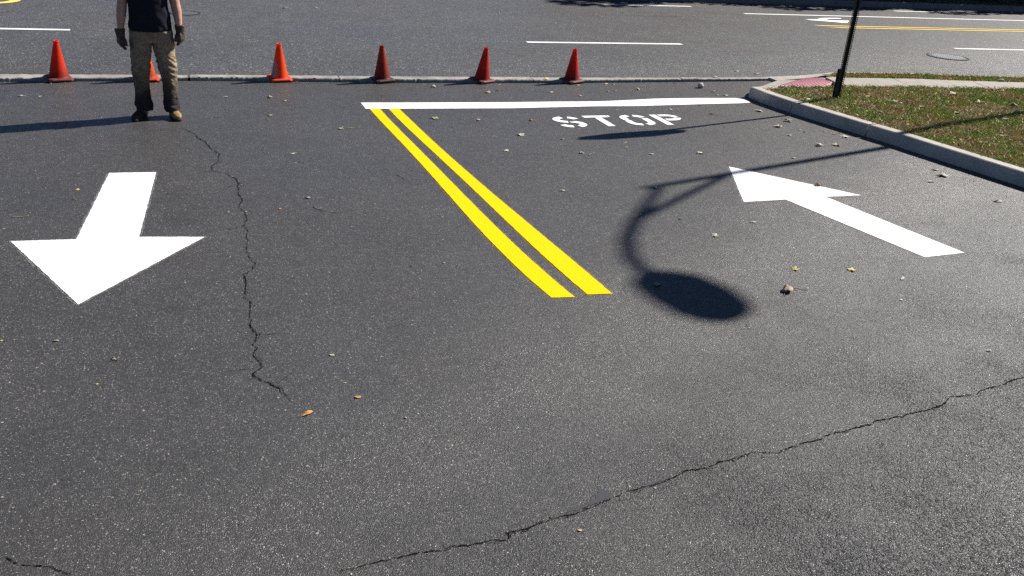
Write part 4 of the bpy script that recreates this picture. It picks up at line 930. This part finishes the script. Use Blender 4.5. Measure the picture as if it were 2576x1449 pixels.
def leaf_mesh(kind, seed, m):
    P = leaf_shape(kind, seed); r = random.Random(seed + 99); bm = bmesh.new()
    ph = r.uniform(0, 6); fold = {'lobed': .35, 'oval': .30, 'curl': 1.5, 'crumple': .4}[kind] * r.uniform(.7, 1.2)
    def lift(x, y):
        z = .05 + fold * .8 * y * y * (1.0 if kind != 'curl' else 1.3) + .18 * x * x * r2 + .07 * math.sin(6 * x + ph) * math.sin(5 * y + ph)
        if kind == 'crumple': z += .15 * noise.noise(Vector((x * 4 + seed, y * 4, 0))) + .22 * max(0, 1 - (x * x + y * y) / .22) - .03
        return max(z, .01)
    r2 = r.uniform(.3, 1.4)
    rings = []
    for s in (.25, .55, .8, 1.0):
        ring = []
        for x, y in P:
            xx, yy = x * s, y * s
            z = lift(xx, yy)
            if kind == 'curl' or kind == 'crumple': yy *= 1 - .35 * s * abs(yy) / .5
            ring.append(bm.verts.new((xx, yy, z)))
        rings.append(ring)
    c = bm.verts.new((0, 0, lift(0, 0))); n = len(P)
    for i in range(n): bm.faces.new((c, rings[0][i], rings[0][(i+1) % n]))
    for a, b in zip(rings, rings[1:]):
        for i in range(n): bm.faces.new((a[i], b[i], b[(i+1) % n], a[(i+1) % n]))
    geom = bmesh.ops.extrude_face_region(bm, geom=bm.faces[:])
    for v in [g_ for g_ in geom['geom'] if isinstance(g_, bmesh.types.BMVert)]: v.co.z += .015
    k = r.uniform(-.5, .5)
    tube(bm, [(-.40, 0, .06), (-.62, k * .12, .05), (-.85, k * .35, .03)], [.016, .014, .012], 5)
    me = bm_mesh("leaf_" + kind, bm); me.materials.append(m)
    me.polygons.foreach_set("use_smooth", [True] * len(me.polygons))
    return me
cache = {}
SHARED = {'pale': ("small pale leaf lying on the shaded and sunny grass of the verge", "tiny pale leaf scrap lying on the asphalt of the lot"),
          'tan': ("small tan leaf lying on the grass of the verge", "tiny tan leaf scrap lying on the asphalt of the lot"),
          'yellow': ("small cream yellow leaf lying on the grass of the verge", "tiny yellow leaf scrap lying on the asphalt of the lot"),
          'orange': ("tiny orange leaf lying on the brown grass of the verge", "tiny orange scrap lying on the asphalt of the lot"),
          'brown': ("small brown curled leaf lying on the grass at the right of the verge", "tiny brown scrap on the asphalt"),
          'dark': ("tiny dark scrap on the grass", "tiny dark leaf scrap lying on the asphalt of the lot")}
for i, (x, y, z, size, kind, col, lab) in enumerate(LEAVES):
    key = (kind, col, i % 4)
    if key not in cache: cache[key] = leaf_mesh(kind, hash_ if (hash_ := (i * 37) % 101) else 5, LM[col])
    o = bpy.data.objects.new("leaf", cache[key]); COL.objects.link(o)
    o.location = (x, y, z + .002)
    rz = random.uniform(-.7, .7) + random.choice((0, math.pi))
    o.rotation_euler = (random.uniform(-.12, .12), random.uniform(-.12, .12), rz)
    sc_ = size * (.84 if kind != 'lobed' else .90)
    o.scale = (sc_,) * 3
    gname = "fallen leaves on the verge" if z > .1 else "fallen leaves on the asphalt"
    tag(o, lab or SHARED[col][0 if z > .1 else 1], "leaf", gname)
tw = flat("twig_bark", (.20,.16,.09), (.38,.32,.20), 60, .8)
for pts, lab in TWIGS:
    dense = []
    for a, b in zip(pts, pts[1:]):
        for k in range(4): dense.append((a[0] + (b[0] - a[0]) * k / 4, a[1] + (b[1] - a[1]) * k / 4))
    dense.append(pts[-1]); bm = bmesh.new(); n = len(dense)
    tube(bm, [(p[0], p[1], .006 + .004 * math.sin(i * .9)) for i, p in enumerate(dense)], [.0032 * (1 - .5 * i / n) for i in range(n)], 6)
    tag(link("twig", bm_mesh("twig", bm), tw, None, True), lab, "twig", "twigs and stems on the asphalt")
# crumpled white ball near the kerb nose
bm = bmesh.new(); bmesh.ops.create_icosphere(bm, subdivisions=3, radius=.045)
for v in bm.verts: v.co *= 1 + .22 * noise.noise(v.co * 30) ; v.co.z *= .85
o = link("crumpled_ball", bm_mesh("crumpled_ball", bm), flat("ball_paper", (.40,.37,.30), (.62,.59,.52), 25, .8), None, True); o.location = (7.06, 11.33, .036)
tag(o, "round crumpled pale ball lying on the lot left of the kerb nose", "litter")

# loose grit and crumbs gathered along the kerb and the strip
bm = bmesh.new(); rg = random.Random(3)
for k in range(1000):
    if k >= 620:
        c_ = CRACKS[rg.choice((0, 1, 1))]; n_ = rg.randrange(len(c_) - 1); f_ = rg.random()
        x = c_[n_][0] * (1 - f_) + c_[n_ + 1][0] * f_ + rg.gauss(0, .018); y = c_[n_][1] * (1 - f_) + c_[n_ + 1][1] * f_ + rg.gauss(0, .018)
    elif k < 430:
        y = rg.uniform(4.5, 10.9); x = kerb_x(min(y, 10.7)) - .01 - abs(rg.gauss(0, .10)) - (.0 if rg.random() < .8 else rg.uniform(0, .5))
    else:
        x = rg.uniform(-3, 8.2); y = strip_near(x) - abs(rg.gauss(0, .09))
    r = rg.uniform(.0025, .006) * (1.8 if rg.random() < .12 else 1)
    if k >= 620: r *= .5
    vs = bmesh.ops.create_icosphere(bm, subdivisions=1, radius=r, matrix=Matrix.Translation((x, y, r * .4)) @ Matrix.Rotation(rg.uniform(0, 6), 4, 'Z') @ Matrix.Diagonal((rg.uniform(.8, 2.2), rg.uniform(.6, 1.2), rg.uniform(.3, .8), 1)))['verts']
    for v in vs: v.co += Vector((rg.uniform(-1, 1), rg.uniform(-1, 1), rg.uniform(-.3, .3))) * r * .3
t = NT("grit"); gm = t.fin(t.ramp(t.n("NewGeometry").outputs["Random Per Island"], [(0, (.02,.018,.015)), (.4, (.12,.10,.08)), (.8, (.30,.27,.21)), (1, (.5,.47,.38))]), .9, .1)
tag(link("gutter_grit", bm_mesh("gutter_grit", bm), gm), "loose grit and crumbs on the asphalt along the kerb, the strip and the cracks", "grit", kind='stuff')

# ------------------------------------------------------------------ the worker
def person():
    e = empty("person", (-.31, 10.03, 0)); tag(e, "standing worker in black t-shirt, stained khaki trousers and brown leather gloves", "person")
    skin = NT("skin"); sk = skin.fin(skin.ramp(skin.noise(14, 4), [(.3, (.36,.19,.13)), (.7, (.50,.29,.21))]), .55, .35, skin.bump(skin.noise(90), .25, .002))
    # trouser cloth with greasy dirt from the knees down and streaks on the thighs
    t = NT("khaki_cloth"); z = sep(t, t.co, 2); n = t.noise(7, 5, .65)
    c = t.ramp(t.noise(22, 4), [(.3, (.20,.15,.10)), (.7, (.31,.24,.165))])
    low = t.math('ADD', t.math('MULTIPLY', z, -1.9), t.math('ADD', t.math('MULTIPLY', n, .8), .75))
    c = t.mix(t.ramp(low, [(.10, 0), (.72, .94)]), c, (.020, .020, .024))
    stn = t.noise(5.5, 5, .7, t.map((1.6, 1, .55), (4, 2, 0)))
    c = t.mix(t.ramp(stn, [(.56, 0), (.72, .6)]), c, (.05, .04, .025))
    wr = t.noise(13, 3, .55, t.map((1, 1, 1.7), (2, 5, 0)), 1.2)
    khaki = t.fin(c, .9, .1, t.bump(t.noise(130), .3, .003, t.bump(wr, .9, .03)))
    black = flat("black_cotton", (.007,.009,.015), (.013,.015,.023), 20, .85, .15, .3, 120)
    t = NT("leather"); c = t.ramp(t.noise(16, 5, .7), [(.3, (.018,.010,.008)), (.7, (.075,.040,.028))])
    leather = t.fin(c, .5, .4, t.bump(t.noise(45, 5, .7), .7, .006))
    t = NT("boot_leather_lit"); c = t.ramp(t.noise(9, 5, .7), [(.35, (.10,.06,.03)), (.6, (.32,.185,.075))])
    litb = t.fin(c, .65, .3, t.bump(t.noise(60), .4, .004))  # sunlit boot: the light is painted in as a tan tone
    t = NT("boot_leather_shade"); shadeb = t.fin(t.ramp(t.noise(9, 5, .7), [(.3, (.02,.016,.012)), (.7, (.06,.045,.03))]), .7, .2)  # other boot of the pair, its shade painted in as a dark tone
    rubber = flat("sole_rubber", (.012,.012,.012), (.05,.045,.04), 20, .8)
    hairm = flat("hair", (.03,.018,.01), (.08,.05,.028), 60, .6, .3, .6, 120)
    # --- body, one continuous skin
    bm = bmesh.new()
    loft(bm, [(0, .02, .80, .15, .11), (0, .02, .95, .165, .115), (0, .02, 1.10, .155, .11), (0, .015, 1.28, .17, .115), (0, .02, 1.40, .16, .10), (0, .02, 1.46, .09, .075), (0, .01, 1.52, .058, .06), (0, -.005, 1.58, .056, .06), (0, -.01, 1.62, .062, .075)], 24)
    loft(bm, [(0, -.025, 1.545, .030, .035), (0, -.02, 1.57, .055, .072), (0, -.01, 1.61, .068, .086), (0, -.005, 1.66, .074, .094), (0, 0, 1.71, .076, .098), (0, .005, 1.75, .066, .086), (0, .005, 1.775, .040, .055), (0, .005, 1.783, .012, .02)], 24)
    loft(bm, [(0, -.088, 1.688, .008, .008), (0, -.104, 1.655, .013, .012), (0, -.100, 1.637, .017, .011), (0, -.088, 1.632, .012, .008)], 10)         # nose
    loft(bm, [(-.022, -.086, 1.604, .004, .005), (0, -.094, 1.603, .006, .009), (.022, -.086, 1.604, .004, .005)], 8)                                    # lips
    for s in (-1, 1):
        loft(bm, [(s*.076, .012, 1.625, .006, .010), (s*.082, .014, 1.645, .008, .018), (s*.084, .018, 1.672, .008, .021), (s*.080, .016, 1.690, .006, .012)], 10)   # ear
        loft(bm, [(s*.105, .02, .84, .085, .095), (s*.12, .02, .66, .075, .085), (s*.133, .02, .48, .055, .06), (s*.135, .03, .34, .055, .06), (s*.14, .03, .10, .036, .042), (s*.14, .0, .05, .04, .06)], 16)
    armR = [(-.14, .02, 1.41, .065, .075), (-.195, .02, 1.38, .062, .068), (-.225, .025, 1.26, .052, .058), (-.247, .03, 1.15, .047, .050), (-.258, .02, 1.08, .049, .052), (-.272, .0, .99, .040, .042), (-.281, -.015, .915, .031, .034), (-.284, -.02, .87, .03, .034)]
    armL = [(.14, .02, 1.41, .065, .075), (.195, .02, 1.38, .062, .068), (.235, .025, 1.28, .052, .058), (.257, .03, 1.17, .049, .052), (.268, .02, 1.10, .049, .052), (.273, .0, 1.02, .040, .042), (.276, -.012, .955, .031, .034), (.276, -.02, .90, .03, .034)]
    loft(bm, armR, 18); loft(bm, armL, 18)
    body = link("body", remeshed("body", bm, .007, 3), sk, e)
    eye = flat("eye", (.5,.5,.48), (.6,.6,.58), 10, .2); iris = flat("iris", (.05,.03,.02), (.06,.04,.02), 10, .2)
    for s in (-1, 1):
        bm = bmesh.new(); bmesh.ops.create_uvsphere(bm, u_segments=14, v_segments=10, radius=.0125)
        o = link("eye", bm_mesh("eye", bm), eye, body, True); o.location = (s*.031, -.080, 1.672)
        bm = bmesh.new(); bmesh.ops.create_uvsphere(bm, u_segments=10, v_segments=8, radius=.0062)
        o = link("iris", bm_mesh("iris", bm), iris, body, True); o.location = (s*.031, -.0885, 1.671)
    bm = bmesh.new()
    loft(bm, [(0, .035, 1.62, .070, .060), (0, .03, 1.66, .080, .078), (0, .018, 1.70, .083, .094), (0, .008, 1.735, .082, .104), (0, .008, 1.77, .066, .086), (0, .008, 1.792, .035, .05), (0, .008, 1.797, .01, .015)], 24)
    link("hair", remeshed("hair", bm, .008, 3, lambda c: .004 * noise.noise(c * 60)), hairm, e)
    # --- trousers
    bm = bmesh.new()
    loft(bm, [(0, .02, .97, .190, .125), (0, .02, .90, .205, .130), (0, .02, .84, .212, .136), (0, .02, .80, .205, .13), (0, .02, .79, .17, .10)], 30)
    loft(bm, [(-.105, .02, .90, .105, .115), (-.107, .02, .80, .107, .125), (-.115, .02, .70, .102, .115), (-.124, .015, .60, .090, .104), (-.131, .01, .48, .076, .094), (-.133, .02, .36, .076, .09), (-.134, .03, .24, .080, .092), (-.135, .03, .14, .083, .098), (-.131, .022, .10, .082, .105), (-.13, .02, .075, .078, .11)], 24)
    loft(bm, [(.105, .02, .90, .105, .115), (.112, .02, .80, .108, .125), (.118, .02, .70, .103, .115), (.126, .01, .60, .090, .104), (.135, .0, .48, .074, .094), (.138, .01, .36, .074, .09), (.138, .02, .24, .078, .092), (.138, .03, .14, .081, .098), (.142, .022, .10, .082, .105), (.145, .02, .07, .078, .11)], 24)
    def folds(c):
        s = 1 if c.x > 0 else -1
        # long soft drapes, diagonal pulls at the knee, stacked creases at the hem and crotch
        d = .013 * noise.noise(Vector((c.x * 9, c.y * 8, c.z * 3.2 + s))) - .007 * abs(noise.noise(Vector((c.x * 12 + c.z * 7 * s, c.y * 12, c.z * 6))))
        u = c.z * 1.0 + s * c.x * .9
        kn = math.exp(-((c.z - .52) / .12) ** 2)
        r1 = noise.noise(Vector((u * 24, c.x * 4, c.y * 6))); d += kn * .018 * (1 - 2.4 * abs(r1))
        r2 = noise.noise(Vector((c.x * 7, c.y * 7, c.z * 30 + s * 3)))
        hm = math.exp(-((c.z - .14) / .06) ** 2); d += hm * .012 * (1 - 2.4 * abs(r2))
        cr = math.exp(-((c.z - .78) / .06) ** 2); d += cr * .007 * (1 - 2.4 * abs(noise.noise(Vector((abs(c.x) * 26 - c.z * 18, c.y * 5, 1)))))
        d += .003 * noise.noise(Vector((c.x * 30, c.y * 30, c.z * 18)))
        return d
    link("trousers", remeshed("trousers", bm, .008, 3, folds), khaki, e)
    # --- shirt
    bm = bmesh.new()
    loft(bm, [(0, .02, .905, .203, .140), (0, .02, .93, .206, .142), (0, .02, 1.02, .203, .140), (0, .018, 1.12, .194, .138), (0, .015, 1.25, .190, .140), (0, .02, 1.36, .205, .130), (0, .02, 1.43, .190, .115), (0, .02, 1.468, .125, .095), (0, .02, 1.485, .085, .08), (0, .015, 1.497, .072, .07)], 30)
    loft(bm, [(-.12, .02, 1.41, .085, .095), (-.195, .022, 1.388, .084, .092), (-.228, .025, 1.30, .074, .078), (-.246, .028, 1.225, .072, .075)], 20)
    loft(bm, [(.12, .02, 1.41, .085, .095), (.195, .022, 1.388, .084, .092), (.236, .025, 1.31, .074, .078), (.252, .028, 1.245, .072, .075)], 20)
    def sf(c):
        d = .007 * noise.noise(Vector((c.x * 9 + c.z * 6, c.y * 8, c.z * 9))) + .005 * noise.noise(Vector((c.x * 20, c.y * 20, c.z * 16)))
        if c.z < .96: d += .006 * noise.noise(Vector((c.x * 16, c.y * 16, 3)))
        return d
    link("t_shirt", remeshed("t_shirt", bm, .009, 3, sf), black, e)
    # --- gloves: cuff, palm, four fingers and a thumb, closed a little
    def glove(side, w, label=None):
        bm = bmesh.new(); s = side
        wx, wy, wz = w
        out = Vector((s, -.35, 0)).normalized()           # back of the hand
        idx = Vector((-.35 * s, -1, 0)).normalized()      # towards the index finger
        dn = Vector((0, 0, -1))
        o = Vector(w)
        P = lambda a, b, c: o + idx * a + out * b + dn * c
        def L(pts, n=14): loft(bm, [(*p, ra, rb) for p, ra, rb in pts], n)
        L([(P(0, 0, -.055), .050, .053), (P(0, 0, -.03), .049, .051), (P(0, 0, .0), .044, .047), (P(0, 0, .035), .040, .045)], 20)      # flared cuff
        def slab(c, a, b): # oriented ring: long along idx
            return c, a, b
        # palm from five parallel metacarpal tubes so that the hand stays wide and flat
        for k, off in enumerate((.040, .014, -.013, -.040)):
            tube(bm, [P(off * .55, 0, .02), P(off * .9, .004, .05), P(off, .006, .085), P(off, .0, .100)], [.026, .027, .025, .019], 12)
            ln = (.062, .068, .062, .050)[k]; cu = (.75, .9, 1.0, 1.1)[k]
            ln *= .82; b0 = P(off, .004, .092); b1 = b0 + dn * ln * .5 - out * ln * .12 * cu * 2; b2 = b1 + dn * ln * .34 - out * ln * .34 * cu; b3 = b2 + dn * ln * .20 - out * ln * .30 * cu
            tube(bm, [b0, b1, b2, b3], [.0165, .0162, .0150, .0110], 10)
        tube(bm, [P(.02, -.012, .03), P(.048, -.020, .055), P(.060, -.026, .080), P(.060, -.032, .110)], [.026, .021, .0175, .012], 12)   # thumb leaves the side of the palm
        me = remeshed("glove", bm, .0042, 2, lambda c: .0022 * noise.noise(c * 55) + .002 * noise.noise(Vector((c.x * 20, c.y * 20, c.z * 70))))
        return link("glove", me, leather, e)
    glove(-1, (-.288, -.02, .866))
    glove(1, (.283, -.02, .915))
    # --- boots
    def boot(x, y, rz, m, name="boot"):
        bm = bmesh.new(); R_ = Matrix.Rotation(rz, 3, 'Z')
        def tr(p): q = R_ @ Vector(p); return (q.x + x, q.y + y, q.z)
        loft(bm, [(*tr((0, .085, .055)), .030, .035), (*tr((0, .07, .06)), .038, .045), (*tr((0, .0, .062)), .043, .050), (*tr((0, -.07, .052)), .048, .042), (*tr((0, -.13, .045)), .050, .034), (*tr((0, -.175, .040)), .040, .028), (*tr((0, -.198, .036)), .018, .015)], 20)
        loft(bm, [(*tr((0, .025, .05)), .043, .058), (*tr((0, .03, .11)), .045, .056), (*tr((0, .035, .17)), .046, .052)], 18)
        o = link(name, remeshed("boot", bm, .006, 3, lambda c: .002 * noise.noise(c * 40)), m, e)
        bm = bmesh.new()
        prof = []
        for a in np.linspace(0, 2*math.pi, 36, endpoint=False):
            yy = -.055 - .150 * math.cos(a); wd = .052 * (abs(math.sin(a)) ** .62) * (1 if yy < -.03 else .84)
            prof.append((math.copysign(wd, math.sin(a)), yy))
        rings = []
        for zz, k in ((.002, .98), (.012, 1.02), (.024, 1.02), (.030, .97)):
            rings.append([bm.verts.new(tr((px * k, -.055 + (py + .055) * k, zz))) for px, py in prof])
        n = len(prof); bm.faces.new(rings[0][::-1]); bm.faces.new(rings[-1])
        for a, b in zip(rings, rings[1:]):
            for i in range(n): bm.faces.new((a[i], a[(i+1) % n], b[(i+1) % n], b[i]))
        link("sole", bm_mesh("sole", bm), rubber, o, True)
        return o
    boot(-.165, .02, math.radians(-22), shadeb); b2 = boot(.150, .02, math.radians(14), litb); b2["label"] = "tan leather boot with sunlight painted into its colour"
person()
